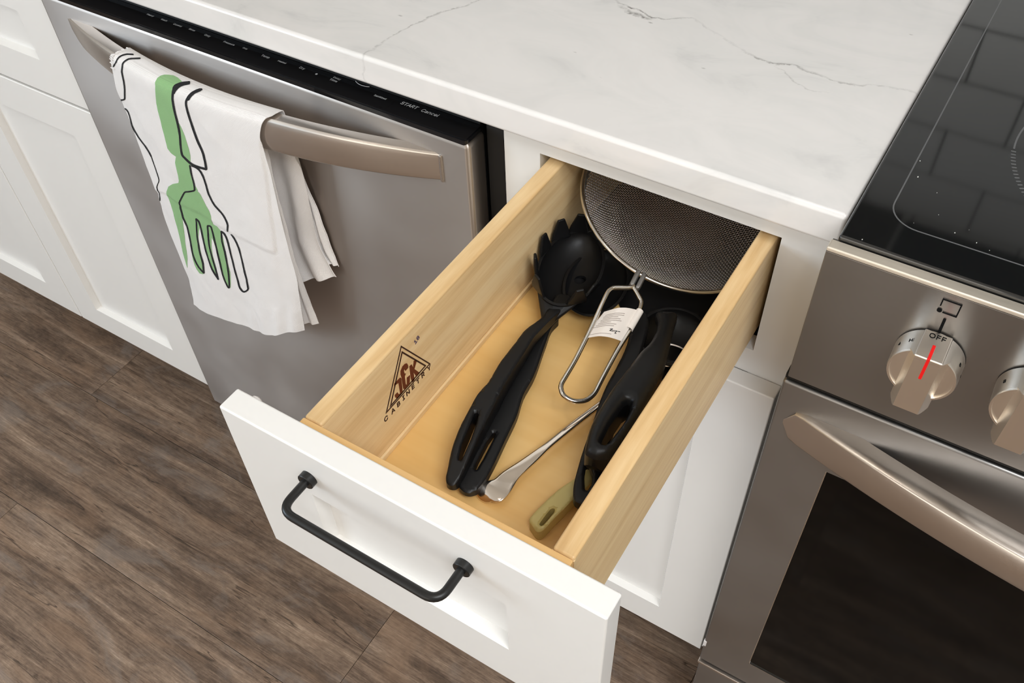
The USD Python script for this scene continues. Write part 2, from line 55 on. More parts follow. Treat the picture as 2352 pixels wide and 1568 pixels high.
PRINT_BLACK = [[[[.0329,.3831],[.0551,.3559],[.0605,.3234],[.0621,.3123],[.0657,.2987],[.0717,.2773],[.0816,.2575],[.0961,.2434],[.1054,.2359],[.1141,.2276],[.1129,.2193],[.1105,.2153],[.1057,.2134],[.101,.2168],[.093,.2251],[.0839,.2321],[.0743,.2376],[.0674,.2492],[.0605,.2612],[.0556,.2874],[.0525,.3069],[.0506,.3224],[.0487,.3425],[.0394,.3666],[.0259,.3804],[.0131,.3908],[.0108,.3941],[.0123,.3948],[.0184,.3935],[.0329,.3831]]],[[[.149,.2127],[.1433,.2235],[.1372,.2335],[.1309,.2432],[.1243,.2527],[.1174,.2622],[.1087,.2797],[.1031,.2989],[.0986,.3144],[.0943,.3319],[.0927,.3421],[.0911,.3594],[.0854,.3745],[.0794,.3856],[.073,.3951],[.0707,.4027],[.0684,.41],[.0662,.4171],[.0642,.4241],[.0624,.4312],[.0604,.4387],[.0588,.4458],[.0575,.4528],[.0546,.4627],[.0516,.469],[.0483,.475],[.0446,.4808],[.0405,.4864],[.036,.4917],[.0329,.4932],[.0256,.495],[.001,.499],[.0,.5006],[.0,.5033],[.0131,.5007],[.0347,.4965],[.0428,.4939],[.0484,.4902],[.0528,.4847],[.0567,.479],[.0602,.473],[.0633,.4668],[.0661,.4602],[.0691,.4496],[.0705,.4424],[.0725,.4349],[.0754,.4272],[.0778,.42],[.0803,.4128],[.0827,.4056],[.085,.3979],[.0874,.3899],[.0946,.377],[.1014,.3594],[.1026,.3392],[.1034,.3329],[.107,.3188],[.1113,.3058],[.117,.2906],[.1245,.2754],[.133,.2633],[.1413,.2516],[.1492,.2399],[.157,.228],[.1579,.2249],[.1557,.216],[.1508,.2114],[.149,.2127]]],[[[.4148,.3674],[.4114,.3844],[.4076,.399],[.4033,.4121],[.3991,.4272],[.3971,.4373],[.3958,.4465],[.3948,.4548],[.3938,.4627],[.3928,.47],[.3916,.4769],[.3902,.4835],[.3891,.4897],[.3876,.4957],[.3858,.5014],[.3839,.5067],[.3819,.5116],[.3798,.5163],[.3778,.5207],[.3757,.5249],[.3735,.529],[.3701,.5333],[.3667,.5376],[.3633,.5417],[.359,.5459],[.3547,.5501],[.3505,.5542],[.3462,.5583],[.3421,.5624],[.3379,.5665],[.3338,.5707],[.3298,.5748],[.3269,.5795],[.3266,.5829],[.3306,.5858],[.3387,.588],[.3467,.5902],[.3549,.5924],[.37,.5958],[.3839,.5978],[.3796,.5989],[.379,.6004],[.4003,.6015],[.4153,.6032],[.4263,.6058],[.4338,.6099],[.4371,.6135],[.4404,.6172],[.4421,.6227],[.442,.6267],[.442,.6307],[.4421,.6348],[.4414,.6389],[.4408,.643],[.4404,.6472],[.4404,.6514],[.4427,.6547],[.4452,.658],[.448,.6612],[.4525,.6643],[.4572,.6673],[.463,.6698],[.469,.6722],[.4775,.6743],[.4867,.6759],[.4961,.6774],[.5054,.679],[.5149,.6805],[.5279,.6837],[.5353,.6863],[.5426,.6889],[.5475,.6918],[.5523,.6946],[.5555,.6985],[.5496,.7064],[.5401,.714],[.5413,.7147],[.5485,.7138],[.5552,.7112],[.5602,.7077],[.5648,.7031],[.5689,.6987],[.57,.6958],[.5662,.6916],[.5615,.689],[.5567,.6866],[.5518,.6841],[.5434,.6815],[.5348,.6789],[.5259,.6773],[.5171,.6758],[.5082,.6741],[.4995,.6725],[.4908,.6708],[.4821,.669],[.4766,.6666],[.4712,.6641],[.466,.6616],[.4628,.6586],[.4599,.6555],[.4571,.6524],[.4546,.6493],[.4547,.6454],[.4551,.6415],[.4557,.6376],[.4562,.6338],[.4568,.63],[.4562,.6263],[.4557,.6226],[.4551,.619],[.4547,.6153],[.4511,.6114],[.4476,.6075],[.4395,.6032],[.4347,.6017],[.4504,.6023],[.4661,.6028],[.482,.6032],[.4863,.6031],[.4944,.6014],[.4972,.5993],[.4997,.5953],[.5022,.5913],[.5048,.5872],[.506,.5837],[.5072,.58],[.5086,.5764],[.51,.5726],[.5098,.5688],[.5096,.565],[.5095,.5613],[.5082,.5579],[.5068,.5544],[.5056,.551],[.5043,.5476],[.5031,.5441],[.5019,.5405],[.5019,.5364],[.502,.5322],[.5021,.5279],[.5022,.5234],[.5023,.5188],[.503,.514],[.5038,.5089],[.5044,.5034],[.5049,.4975],[.5053,.4912],[.5053,.4846],[.5052,.4776],[.5048,.4703],[.5051,.4603],[.5053,.4494],[.5063,.4389],[.5076,.4275],[.5088,.4154],[.5121,.3928],[.5145,.3818],[.5175,.3737],[.5208,.3731],[.5267,.3682],[.5316,.3596],[.5405,.331],[.5466,.3095],[.5534,.2771],[.5575,.255],[.5611,.234],[.559,.2254],[.5608,.2184],[.5595,.2122],[.5564,.2069],[.5524,.2034],[.5488,.2023],[.5398,.2119],[.5336,.2387],[.5311,.2631],[.5275,.2886],[.5213,.319],[.513,.3498],[.5067,.3682],[.5003,.3852],[.4961,.4006],[.4942,.4124],[.4921,.4237],[.4906,.4355],[.4894,.4463],[.4883,.4563],[.4884,.4643],[.4882,.4719],[.4879,.4791],[.4874,.4859],[.4872,.4929],[.4868,.4994],[.4861,.5056],[.4854,.5112],[.4846,.5164],[.4843,.5213],[.484,.5259],[.4837,.5304],[.4834,.5347],[.4831,.5389],[.4835,.5437],[.484,.5484],[.4856,.5524],[.4873,.5564],[.4891,.5604],[.4909,.5644],[.4913,.568],[.4917,.5717],[.4905,.5763],[.4895,.5808],[.4885,.5852],[.4858,.5897],[.4831,.5942],[.4805,.5986],[.4679,.5982],[.4555,.5978],[.4431,.5973],[.4212,.596],[.4016,.5943],[.3849,.5919],[.3772,.59],[.3696,.588],[.3621,.5861],[.3545,.5842],[.347,.5822],[.3444,.5804],[.3459,.5768],[.3474,.5732],[.3511,.5692],[.355,.5652],[.3589,.5613],[.3628,.5573],[.3668,.5534],[.3707,.5494],[.3747,.5454],[.3788,.5414],[.3828,.5373],[.3868,.533],[.3896,.5288],[.3924,.5244],[.3951,.5199],[.3973,.5151],[.3994,.51],[.4014,.5046],[.4033,.4986],[.405,.4923],[.4062,.4857],[.4072,.4788],[.4085,.471],[.4096,.4627],[.4107,.4537],[.4118,.444],[.4134,.4333],[.417,.4194],[.4203,.4044],[.4247,.3889],[.4286,.3708],[.4359,.3593],[.4417,.3402],[.447,.3194],[.4536,.2933],[.4565,.2773],[.4627,.2549],[.4683,.2409],[.4735,.2274],[.4785,.2144],[.4766,.2059],[.4669,.193],[.4626,.1893],[.4585,.1877],[.456,.1886],[.451,.1976],[.4453,.2071],[.4389,.2183],[.4342,.2313],[.4291,.2447],[.425,.2625],[.4204,.2809],[.4169,.3016],[.4156,.3188],[.4181,.3403],[.4148,.3674]],[[.4301,.3048],[.4289,.3109],[.428,.3157],[.4301,.3048]]],[[[.0145,.5246],[.0132,.5279],[.012,.5311],[.0095,.5346],[.007,.538],[.0045,.5414],[.002,.5448],[.0,.5492],[.0,.552],[.0,.5548],[.0022,.5575],[.0044,.5603],[.0079,.5629],[.0114,.5656],[.0148,.5683],[.0204,.5709],[.026,.5735],[.0317,.576],[.0373,.5785],[.043,.581],[.0465,.5836],[.0499,.5862],[.0535,.5887],[.057,.5913],[.059,.594],[.0611,.5968],[.0631,.5995],[.0653,.5999],[.0655,.6028],[.0657,.6057],[.066,.6086],[.0663,.6116],[.0665,.6147],[.0668,.6178],[.067,.6211],[.0663,.625],[.0654,.6292],[.0646,.6337],[.0635,.6387],[.0623,.6445],[.0587,.6526],[.0543,.6579],[.0383,.6733],[.0231,.6897],[.0188,.697],[.0157,.7077],[.0129,.7164],[.0095,.7219],[.0069,.727],[.0047,.7318],[.0027,.7363],[.0008,.7407],[.0018,.7414],[.005,.741],[.0071,.74],[.0094,.736],[.0115,.7308],[.014,.7254],[.0173,.7196],[.0217,.7107],[.0237,.7037],[.0258,.6955],[.0296,.6891],[.0451,.6726],[.0611,.6574],[.0664,.6511],[.0702,.6428],[.0714,.6373],[.0723,.6325],[.0732,.6281],[.0739,.624],[.0746,.6201],[.0744,.6169],[.0741,.6138],[.0738,.6107],[.0735,.6077],[.0732,.6048],[.073,.6019],[.0727,.599],[.0747,.598],[.0728,.5952],[.071,.5924],[.0678,.5897],[.0647,.587],[.0617,.5843],[.0586,.5815],[.0532,.5791],[.0478,.5766],[.0424,.574],[.037,.5714],[.0317,.5688],[.0264,.5663],[.0231,.5636],[.0199,.5609],[.0167,.5583],[.0135,.5557],[.0127,.5527],[.0119,.5497],[.0112,.5468],[.0137,.5434],[.0161,.54],[.0186,.5366],[.021,.5332],[.0235,.5297],[.0248,.5263],[.026,.5228],[.0241,.5204],[.017,.5175],[.0115,.5167],[.0063,.517],[.0015,.5184],[.0009,.5191],[.0102,.5212],[.0145,.5246]]],[[[.3567,.6117],[.3553,.6151],[.3539,.6185],[.3525,.622],[.3512,.6255],[.3499,.6291],[.3485,.6327],[.3472,.6364],[.3439,.6405],[.3406,.6447],[.3374,.6491],[.3239,.6514],[.3073,.6536],[.2907,.6559],[.274,.6583],[.2575,.6609],[.244,.6655],[.231,.6726],[.2206,.6794],[.2103,.6864],[.1999,.6936],[.1894,.7008],[.179,.7086],[.1715,.7159],[.1684,.7225],[.1657,.729],[.1662,.7337],[.1667,.7384],[.1673,.7429],[.1678,.7473],[.1682,.7516],[.1714,.7549],[.1744,.7581],[.1774,.7613],[.1802,.7645],[.1829,.7676],[.184,.772],[.1826,.7757],[.1809,.7794],[.179,.7831],[.1769,.7866],[.1745,.7899],[.172,.793],[.1694,.796],[.1668,.7988],[.164,.8016],[.1612,.8042],[.1583,.8069],[.1554,.8094],[.1524,.812],[.1495,.8155],[.1465,.8189],[.146,.8219],[.1456,.8248],[.1479,.8273],[.1501,.8299],[.1548,.832],[.1595,.8342],[.1676,.8358],[.1758,.8373],[.1841,.839],[.1924,.8406],[.1993,.8404],[.2036,.8397],[.2092,.8381],[.2133,.8349],[.2174,.8319],[.2214,.829],[.2254,.8261],[.2293,.8233],[.2312,.8207],[.2329,.8182],[.2347,.8156],[.2364,.8131],[.2381,.8105],[.2397,.8079],[.2413,.8053],[.2445,.8023],[.2477,.7993],[.2507,.7961],[.2535,.7928],[.2563,.7893],[.26,.7852],[.2634,.7808],[.2664,.7764],[.2691,.7718],[.2718,.7675],[.2743,.7631],[.2767,.7585],[.2789,.7539],[.2809,.7492],[.2829,.7443],[.2848,.7394],[.2891,.7404],[.2928,.7429],[.2949,.7483],[.2969,.7536],[.2972,.758],[.2973,.7624],[.2973,.7667],[.2971,.7709],[.2967,.7751],[.296,.7791],[.2948,.7829],[.2933,.7867],[.2916,.7902],[.2898,.7934],[.2878,.7965],[.2858,.7995],[.2838,.8023],[.283,.8049],[.2822,.8075],[.2814,.8101],[.2805,.8126],[.2796,.8151],[.2787,.8177],[.2793,.8203],[.28,.8229],[.2806,.8255],[.2813,.8282],[.2844,.8306],[.2875,.833],[.2906,.8355],[.2951,.8381],[.2997,.8407],[.3043,.8436],[.3104,.8438],[.3183,.8423],[.32,.8414],[.3216,.838],[.3233,.8349],[.3249,.8319],[.3266,.829],[.3282,.8262],[.3299,.8234],[.3315,.8206],[.3328,.8179],[.334,.8153],[.3352,.8126],[.3364,.8099],[.3375,.8072],[.3386,.8044],[.3405,.8014],[.3424,.7982],[.3441,.7949],[.3458,.7914],[.3481,.7878],[.3502,.7838],[.3522,.7796],[.354,.7753],[.3556,.7708],[.3584,.7659],[.3611,.7608],[.3637,.7555],[.3662,.7501],[.3686,.7446],[.3711,.739],[.3826,.7365],[.3862,.7364],[.3891,.7392],[.3904,.7451],[.3906,.7496],[.3908,.7541],[.3909,.7586],[.3909,.763],[.3909,.7672],[.3907,.7714],[.3905,.7754],[.3901,.7793],[.3897,.7831],[.3892,.7868],[.388,.7904],[.3867,.7938],[.3853,.7969],[.3838,.7999],[.3823,.8029],[.3807,.8057],[.3792,.8085],[.3776,.8113],[.376,.814],[.3743,.8167],[.3727,.8194],[.371,.8221],[.3693,.8249],[.3677,.8277],[.366,.8306],[.3655,.8346],[.365,.8388],[.3666,.842],[.3683,.8455],[.3701,.8493],[.372,.8537],[.3777,.8574],[.3852,.8573],[.3899,.8566],[.394,.8552],[.4022,.8515],[.4127,.8438],[.4169,.84],[.4212,.8365],[.4254,.8331],[.4298,.8299],[.4341,.8267],[.4384,.8236],[.442,.8205],[.4457,.8174],[.4493,.8144],[.4519,.811],[.4545,.8076],[.4571,.804],[.4597,.8004],[.4613,.7968],[.463,.7931],[.4645,.789],[.466,.7845],[.4665,.7799],[.467,.7751],[.4674,.7699],[.4679,.7646],[.4684,.759],[.4708,.7523],[.4751,.745],[.4793,.7378],[.4836,.7308],[.4918,.7314],[.4999,.7366],[.5019,.7416],[.5039,.7467],[.5044,.7534],[.5048,.76],[.5038,.7654],[.5028,.7705],[.5019,.7753],[.501,.7799],[.5001,.7842],[.4993,.7882],[.4984,.7918],[.4975,.7952],[.4966,.7984],[.4956,.8014],[.4947,.8043],[.4937,.8072],[.4928,.81],[.4918,.8128],[.4908,.8155],[.4898,.8182],[.4888,.821],[.4878,.8237],[.4868,.8265],[.4853,.8297],[.4837,.833],[.4821,.8364],[.4806,.84],[.4808,.8444],[.4838,.8479],[.4898,.851],[.4979,.8535],[.5092,.855],[.5253,.8539],[.5472,.8498],[.5704,.8444],[.5825,.8401],[.5883,.8336],[.59,.8303],[.5917,.8271],[.5935,.824],[.5953,.8209],[.5971,.8178],[.5975,.8149],[.5979,.8119],[.5983,.809],[.5988,.8059],[.5992,.8028],[.5998,.7996],[.6004,.7962],[.601,.7926],[.6017,.7888],[.6025,.7844],[.6034,.7796],[.6043,.7745],[.6053,.7689],[.6064,.763],[.6074,.7567],[.6069,.7481],[.6045,.7406],[.602,.7335],[.598,.7294],[.5939,.7254],[.5898,.7217],[.5857,.7182],[.5762,.7144],[.5725,.7149],[.5649,.7174],[.5632,.7198],[.5699,.7238],[.5766,.728],[.5813,.7335],[.5859,.7393],[.5881,.7465],[.5904,.7538],[.5899,.7604],[.5894,.7667],[.589,.7726],[.5886,.7781],[.5875,.7828],[.5865,.7871],[.5855,.7911],[.5846,.7946],[.5838,.7979],[.583,.801],[.5822,.8041],[.5815,.807],[.5808,.8099],[.5801,.8127],[.5794,.8155],[.5788,.8183],[.5782,.8211],[.5776,.8239],[.5751,.8272],[.5726,.8306],[.5701,.8341],[.5676,.8377],[.5652,.8414],[.5584,.8437],[.5439,.8468],[.5296,.8493],[.5213,.85],[.5131,.8492],[.5004,.8447],[.4978,.8418],[.4986,.8385],[.4995,.8355],[.5004,.8325],[.5013,.8296],[.5022,.8268],[.5031,.824],[.504,.8213],[.505,.8185],[.5059,.8158],[.5068,.8131],[.5078,.8104],[.5087,.8076],[.5096,.8048],[.5105,.8019],[.5114,.7989],[.5123,.7957],[.5132,.7924],[.5141,.7889],[.515,.7849],[.5159,.7807],[.5168,.7762],[.5178,.7713],[.5188,.7663],[.5199,.7609],[.521,.7553],[.5202,.7487],[.5194,.7421],[.5185,.7356],[.5155,.7314],[.5123,.7274],[.5057,.725],[.4874,.7241],[.4793,.7254],[.4724,.7283],[.468,.735],[.4635,.7419],[.4591,.7489],[.4559,.7561],[.4526,.763],[.4522,.7684],[.4518,.7735],[.4514,.7784],[.4509,.783],[.4504,.7873],[.449,.7911],[.4475,.7946],[.446,.7978],[.4444,.8009],[.4427,.8039],[.441,.8069],[.4385,.8099],[.436,.8129],[.4335,.8158],[.4295,.8189],[.4255,.8221],[.4214,.8252],[.4174,.8284],[.4134,.8317],[.4094,.835],[.4038,.8392],[.3984,.8438],[.393,.8488],[.3887,.8515],[.3863,.8479],[.384,.8445],[.3817,.8415],[.3816,.8381],[.3816,.835],[.3815,.832],[.3815,.8291],[.3833,.8262],[.385,.8234],[.3868,.8206],[.3886,.8179],[.3903,.8151],[.3921,.8123],[.3938,.8096],[.3955,.8068],[.3968,.804],[.3981,.8012],[.3994,.7983],[.4006,.7952],[.4018,.7921],[.4029,.7887],[.4039,.785],[.4047,.781],[.4055,.7769],[.4057,.7726],[.4058,.7681],[.4059,.7634],[.4058,.7586],[.4056,.7537],[.4054,.7488],[.4051,.7438],[.4047,.7389],[.4043,.734],[.4007,.7305],[.3912,.7305],[.3671,.7355],[.3602,.7379],[.357,.741],[.3546,.7466],[.3521,.752],[.3495,.7573],[.3469,.7625],[.3441,.7675],[.3424,.7721],[.3405,.7765],[.3384,.7807],[.3361,.7849],[.3336,.7887],[.3317,.7923],[.3298,.7956],[.3277,.7988],[.3256,.8019],[.3243,.8046],[.323,.8073],[.3217,.81],[.3203,.8127],[.3189,.8153],[.3175,.818],[.316,.8206],[.3146,.8233],[.3131,.826],[.3116,.8288],[.3102,.8316],[.3087,.8346],[.3048,.8317],[.301,.8289],[.2972,.8262],[.2959,.8229],[.2947,.8196],[.2948,.8171],[.2949,.8147],[.295,.8122],[.296,.8094],[.2971,.8065],[.2981,.8036],[.299,.8006],[.301,.7977],[.3029,.7947],[.3047,.7915],[.3064,.7881],[.3079,.7844],[.3092,.7806],[.3103,.7766],[.3107,.7728],[.3108,.7689],[.3108,.7649],[.3106,.7608],[.3103,.7567],[.31,.7525],[.3095,.7482],[.309,.7439],[.3062,.739],[.3017,.7358],[.2933,.7339],[.2868,.7331],[.2825,.7334],[.2775,.7347],[.2735,.7373],[.2716,.7422],[.2698,.747],[.2679,.7518],[.2658,.7564],[.2637,.761],[.2613,.7655],[.2587,.7698],[.2559,.7741],[.2527,.7782],[.2493,.7823],[.2455,.7862],[.243,.7896],[.2402,.7928],[.2374,.7959],[.2344,.7988],[.2314,.8016],[.2283,.8043],[.2251,.807],[.2233,.8096],[.2215,.8121],[.2197,.8147],[.2179,.8172],[.216,.8198],[.2141,.8224],[.2122,.825],[.2074,.8284],[.2026,.8319],[.1978,.8356],[.1872,.8335],[.1767,.8314],[.1724,.8294],[.1681,.8274],[.166,.825],[.1639,.8226],[.1642,.8198],[.1646,.817],[.1672,.8136],[.1699,.8103],[.1727,.8077],[.1755,.805],[.1783,.8024],[.181,.7996],[.1836,.7968],[.1862,.7939],[.1886,.7908],[.191,.7875],[.1931,.784],[.1951,.7803],[.1967,.7766],[.1981,.7729],[.1993,.769],[.1979,.7642],[.195,.761],[.1921,.7578],[.1891,.7545],[.186,.7512],[.1829,.7479],[.1825,.7435],[.182,.739],[.1815,.7345],[.1811,.7298],[.1808,.725],[.1833,.719],[.1862,.7129],[.1923,.7069],[.2009,.7005],[.2109,.6939],[.2208,.6873],[.2307,.6807],[.2407,.6743],[.2508,.6681],[.2585,.6652],[.2674,.6635],[.2935,.6597],[.3154,.6563],[.3372,.6531],[.349,.6496],[.353,.6445],[.3571,.6397],[.3612,.635],[.3625,.6307],[.3638,.6265],[.3652,.6224],[.3666,.6183],[.3687,.6144],[.3709,.6105],[.3731,.6066],[.3753,.6027],[.3776,.5987],[.375,.5977],[.3717,.5978],[.3652,.5991],[.3638,.5999],[.3614,.6039],[.359,.6078],[.3567,.6117]]]]
TOWEL_SIDE = [[[-.5607,-.047,.8312],[-.5622,-.0453,.8296],[-.5636,-.0435,.828],[-.5651,-.0417,.8265],[-.5666,-.04,.8249]],[[-.5683,-.047,.787],[-.5688,-.0453,.7855],[-.5693,-.0435,.7841],[-.5698,-.0417,.7827],[-.5702,-.04,.7812]],[[-.5739,-.047,.7406],[-.5733,-.0453,.7394],[-.5726,-.0435,.7383],[-.572,-.0417,.7371],[-.5713,-.04,.7359]],[[-.5798,-.047,.6907],[-.5781,-.0453,.6897],[-.5765,-.0435,.6888],[-.5748,-.0417,.6878],[-.5731,-.04,.6868]],[[-.5849,-.047,.6374],[-.5821,-.0453,.6368],[-.5793,-.0435,.6362],[-.5765,-.0417,.6356],[-.5737,-.04,.6349]],[[-.5883,-.047,.5813],[-.584,-.0453,.5813],[-.5796,-.0435,.5814],[-.5753,-.0417,.5815],[-.5709,-.04,.5816]],[[-.5882,-.047,.5233],[-.5822,-.0453,.5243],[-.5763,-.0435,.5253],[-.5704,-.0417,.5263],[-.5645,-.04,.5272]]]
TOWEL_BACK = [[[-.5947,-.026,.7987],[-.5889,-.0253,.8003],[-.5831,-.0247,.8019],[-.5773,-.024,.8035],[-.5716,-.0233,.8051],[-.5659,-.0227,.8066],[-.5602,-.022,.8082]],[[-.6014,-.026,.767],[-.5932,-.0253,.7701],[-.5851,-.0247,.7731],[-.5771,-.024,.776],[-.5692,-.0233,.779],[-.5613,-.0227,.7819],[-.5536,-.022,.7847]],[[-.6079,-.026,.7339],[-.5974,-.0253,.7384],[-.5871,-.0247,.7429],[-.5769,-.024,.7473],[-.5669,-.0233,.7517],[-.557,-.0227,.756],[-.5472,-.022,.7602]],[[-.6093,-.026,.7019],[-.5986,-.0253,.7068],[-.588,-.0247,.7117],[-.5775,-.024,.7165],[-.5673,-.0233,.7212],[-.5571,-.0227,.7258],[-.5471,-.022,.7304]],[[-.6108,-.026,.6683],[-.6002,-.0253,.6735],[-.5897,-.0247,.6785],[-.5794,-.024,.6835],[-.5692,-.0233,.6884],[-.5591,-.0227,.6932],[-.5492,-.022,.6979]],[[-.6114,-.026,.6338],[-.6011,-.0253,.6389],[-.5909,-.0247,.644],[-.5809,-.024,.649],[-.571,-.0233,.654],[-.5613,-.0227,.6588],[-.5517,-.022,.6636]],[[-.6069,-.026,.6018],[-.596,-.0253,.6076],[-.5854,-.0247,.6133],[-.5749,-.024,.6189],[-.5645,-.0233,.6245],[-.5543,-.0227,.6299],[-.5443,-.022,.6353]],[[-.5921,-.026,.5775],[-.5819,-.0253,.5829],[-.5719,-.0247,.5883],[-.562,-.024,.5935],[-.5522,-.0233,.5987],[-.5426,-.0227,.6038],[-.5331,-.022,.6088]]]
TOWEL_BACKEDGE = [[[-.5762,-.016,.7879],[-.5726,-.015,.7886],[-.569,-.014,.7892],[-.5654,-.013,.7898],[-.5618,-.012,.7905]],[[-.5695,-.016,.7675],[-.5669,-.015,.7676],[-.5643,-.014,.7676],[-.5617,-.013,.7676],[-.5591,-.012,.7677]],[[-.5626,-.016,.7466],[-.561,-.015,.746],[-.5594,-.014,.7454],[-.5578,-.013,.7447],[-.5562,-.012,.7441]],[[-.559,-.016,.7228],[-.5573,-.015,.7222],[-.5555,-.014,.7217],[-.5538,-.013,.7211],[-.552,-.012,.7206]],[[-.5585,-.016,.6958],[-.5553,-.015,.6963],[-.5522,-.014,.6967],[-.5491,-.013,.6972],[-.546,-.012,.6976]],[[-.5579,-.016,.6677],[-.5539,-.015,.6689],[-.55,-.014,.67],[-.546,-.013,.6711],[-.5421,-.012,.6722]],[[-.5575,-.016,.6384],[-.5527,-.015,.6403],[-.5479,-.014,.6421],[-.5432,-.013,.6438],[-.5385,-.012,.6456]],[[-.5438,-.016,.6216],[-.5413,-.015,.6209],[-.5388,-.014,.6202],[-.5362,-.013,.6195],[-.5337,-.012,.6188]]]
SERVER = [[[-.1809,-.2739,.771],[-.1779,-.273,.771]],[[-.1835,-.273,.772],[-.1768,-.2703,.772]],[[-.1868,-.2689,.775],[-.1764,-.2628,.775]],[[-.188,-.2657,.777],[-.1777,-.254,.777]],[[-.1955,-.2464,.781],[-.1808,-.2354,.781]],[[-.2,-.2272,.784],[-.1837,-.2176,.784]],[[-.2022,-.2106,.786],[-.1866,-.1988,.786]],[[-.2041,-.1961,.787],[-.1889,-.1872,.787]],[[-.2031,-.184,.787],[-.1902,-.1785,.787]],[[-.2064,-.1588,.787],[-.1925,-.16,.787]],[[-.2078,-.1304,.785],[-.196,-.1321,.785]],[[-.2091,-.1162,.783],[-.1981,-.1156,.783]],[[-.2058,-.0931,.78],[-.1977,-.0926,.78]],[[-.2077,-.0754,.777],[-.1963,-.0719,.777]],[[-.2095,-.066,.775],[-.1979,-.0605,.775]],[[-.2116,-.0546,.774],[-.1983,-.0494,.774]]]
SERVER_SLOT = [[-.182,-.2636,.783],[-.1811,-.2608,.783],[-.1827,-.2476,.783],[-.1851,-.2342,.783],[-.1891,-.2194,.783],[-.1919,-.212,.783],[-.1951,-.2103,.783],[-.1976,-.2134,.783],[-.1948,-.2252,.783],[-.1916,-.241,.783],[-.1857,-.257,.783]]
SPOON = [[[-.1703,-.2696,.764],[-.1662,-.2685,.764]],[[-.1752,-.2684,.764],[-.1648,-.2659,.764]],[[-.179,-.2643,.766],[-.163,-.2622,.766]],[[-.1815,-.2526,.767],[-.1624,-.252,.767]],[[-.1822,-.2428,.768],[-.1635,-.2408,.768]],[[-.187,-.2152,.768],[-.1683,-.2127,.768]],[[-.1905,-.1899,.769],[-.1725,-.1892,.769]],[[-.1959,-.1637,.769],[-.1798,-.165,.769]],[[-.1989,-.1421,.769],[-.182,-.1478,.769]],[[-.206,-.1086,.768],[-.1929,-.1075,.768]],[[-.2085,-.0909,.767],[-.1985,-.085,.767]],[[-.2078,-.0751,.766],[-.195,-.0676,.766]]]
SPOON_SLOT = [[-.1755,-.2542,.767],[-.1711,-.2535,.767],[-.1725,-.2377,.767],[-.1754,-.2185,.767],[-.1777,-.2063,.767],[-.1819,-.2063,.767],[-.1814,-.2201,.767],[-.1786,-.2389,.767]]
LADLE = [[[-.0862,-.2222,.811],[-.0834,-.2214,.811]],[[-.0896,-.222,.812],[-.0798,-.2188,.812]],[[-.0931,-.2203,.815],[-.0765,-.2148,.815]],[[-.0981,-.2092,.816],[-.0748,-.199,.816]],[[-.101,-.198,.816],[-.0753,-.1855,.816]],[[-.1029,-.1841,.815],[-.0758,-.1685,.815]],[[-.1037,-.172,.814],[-.0768,-.1561,.814]],[[-.1049,-.1545,.812],[-.0778,-.1401,.812]],[[-.1047,-.1264,.808],[-.0812,-.1152,.808]],[[-.1056,-.1053,.804],[-.0853,-.0977,.804]],[[-.1044,-.0911,.8],[-.0901,-.08,.8]],[[-.1061,-.0738,.796],[-.0957,-.0621,.796]],[[-.1105,-.0588,.792],[-.0993,-.0482,.792]],[[-.1209,-.0451,.788],[-.1024,-.0337,.788]]]
LADLE_HOLE = [[-.0887,-.2086,.8165],[-.0838,-.2097,.8165],[-.0817,-.2057,.8165],[-.0803,-.182,.8165],[-.0817,-.1686,.8165],[-.0851,-.1619,.8165],[-.0886,-.1615,.8165],[-.0907,-.1681,.8165],[-.0908,-.1905,.8165]]
TURNER = [[[-.0863,-.246,.785],[-.0793,-.2436,.785]],[[-.0902,-.2422,.786],[-.0767,-.2385,.786]],[[-.095,-.2331,.787],[-.0777,-.2259,.787]],[[-.1004,-.2166,.786],[-.0828,-.2094,.786]],[[-.1055,-.1984,.784],[-.0886,-.1927,.784]],[[-.111,-.1748,.782],[-.0943,-.1699,.782]],[[-.1177,-.1491,.78],[-.1017,-.1449,.78]],[[-.1215,-.1283,.779],[-.1059,-.1245,.779]],[[-.1236,-.1079,.778],[-.1086,-.1046,.778]],[[-.1268,-.0862,.777],[-.1134,-.0818,.777]],[[-.132,-.0678,.776],[-.1186,-.0629,.776]],[[-.1394,-.0531,.775],[-.1226,-.0493,.775]],[[-.1523,-.041,.774],[-.1313,-.035,.774]]]
TURNER_SLOT = [[-.0992,-.208,.786],[-.0954,-.2067,.786],[-.0867,-.2158,.786],[-.0829,-.2256,.786],[-.0826,-.2342,.786],[-.0861,-.2345,.786],[-.0936,-.2221,.786]]
TURNER_BLADE_SHADE = [[-.1576,-.029],[-.184,-.0016],[-.1976,.0181],[-.2088,.0402],[-.2465,.02],[-.2465,.13],[-.23,.172],[-.09,.172],[-.068,.13],[-.068,0],[-.078,-.03],[-.115,-.035],[-.135,-.03]]
OLIVE = [[[-.1137,-.2665,.764],[-.1051,-.2708,.764]],[[-.1151,-.2659,.767],[-.1019,-.2692,.767]],[[-.1142,-.2616,.769],[-.0999,-.2643,.769]],[[-.1125,-.2543,.77],[-.0982,-.2563,.77]],[[-.1102,-.2448,.771],[-.0958,-.2468,.771]],[[-.1079,-.2349,.771],[-.0942,-.2371,.771]],[[-.1051,-.2265,.771],[-.0922,-.2279,.771]],[[-.1029,-.2203,.77],[-.0908,-.2195,.77]],[[-.0993,-.2059,.768],[-.0875,-.2045,.768]],[[-.0941,-.1832,.766],[-.0845,-.1832,.766]],[[-.0904,-.1605,.765],[-.0824,-.1608,.765]]]
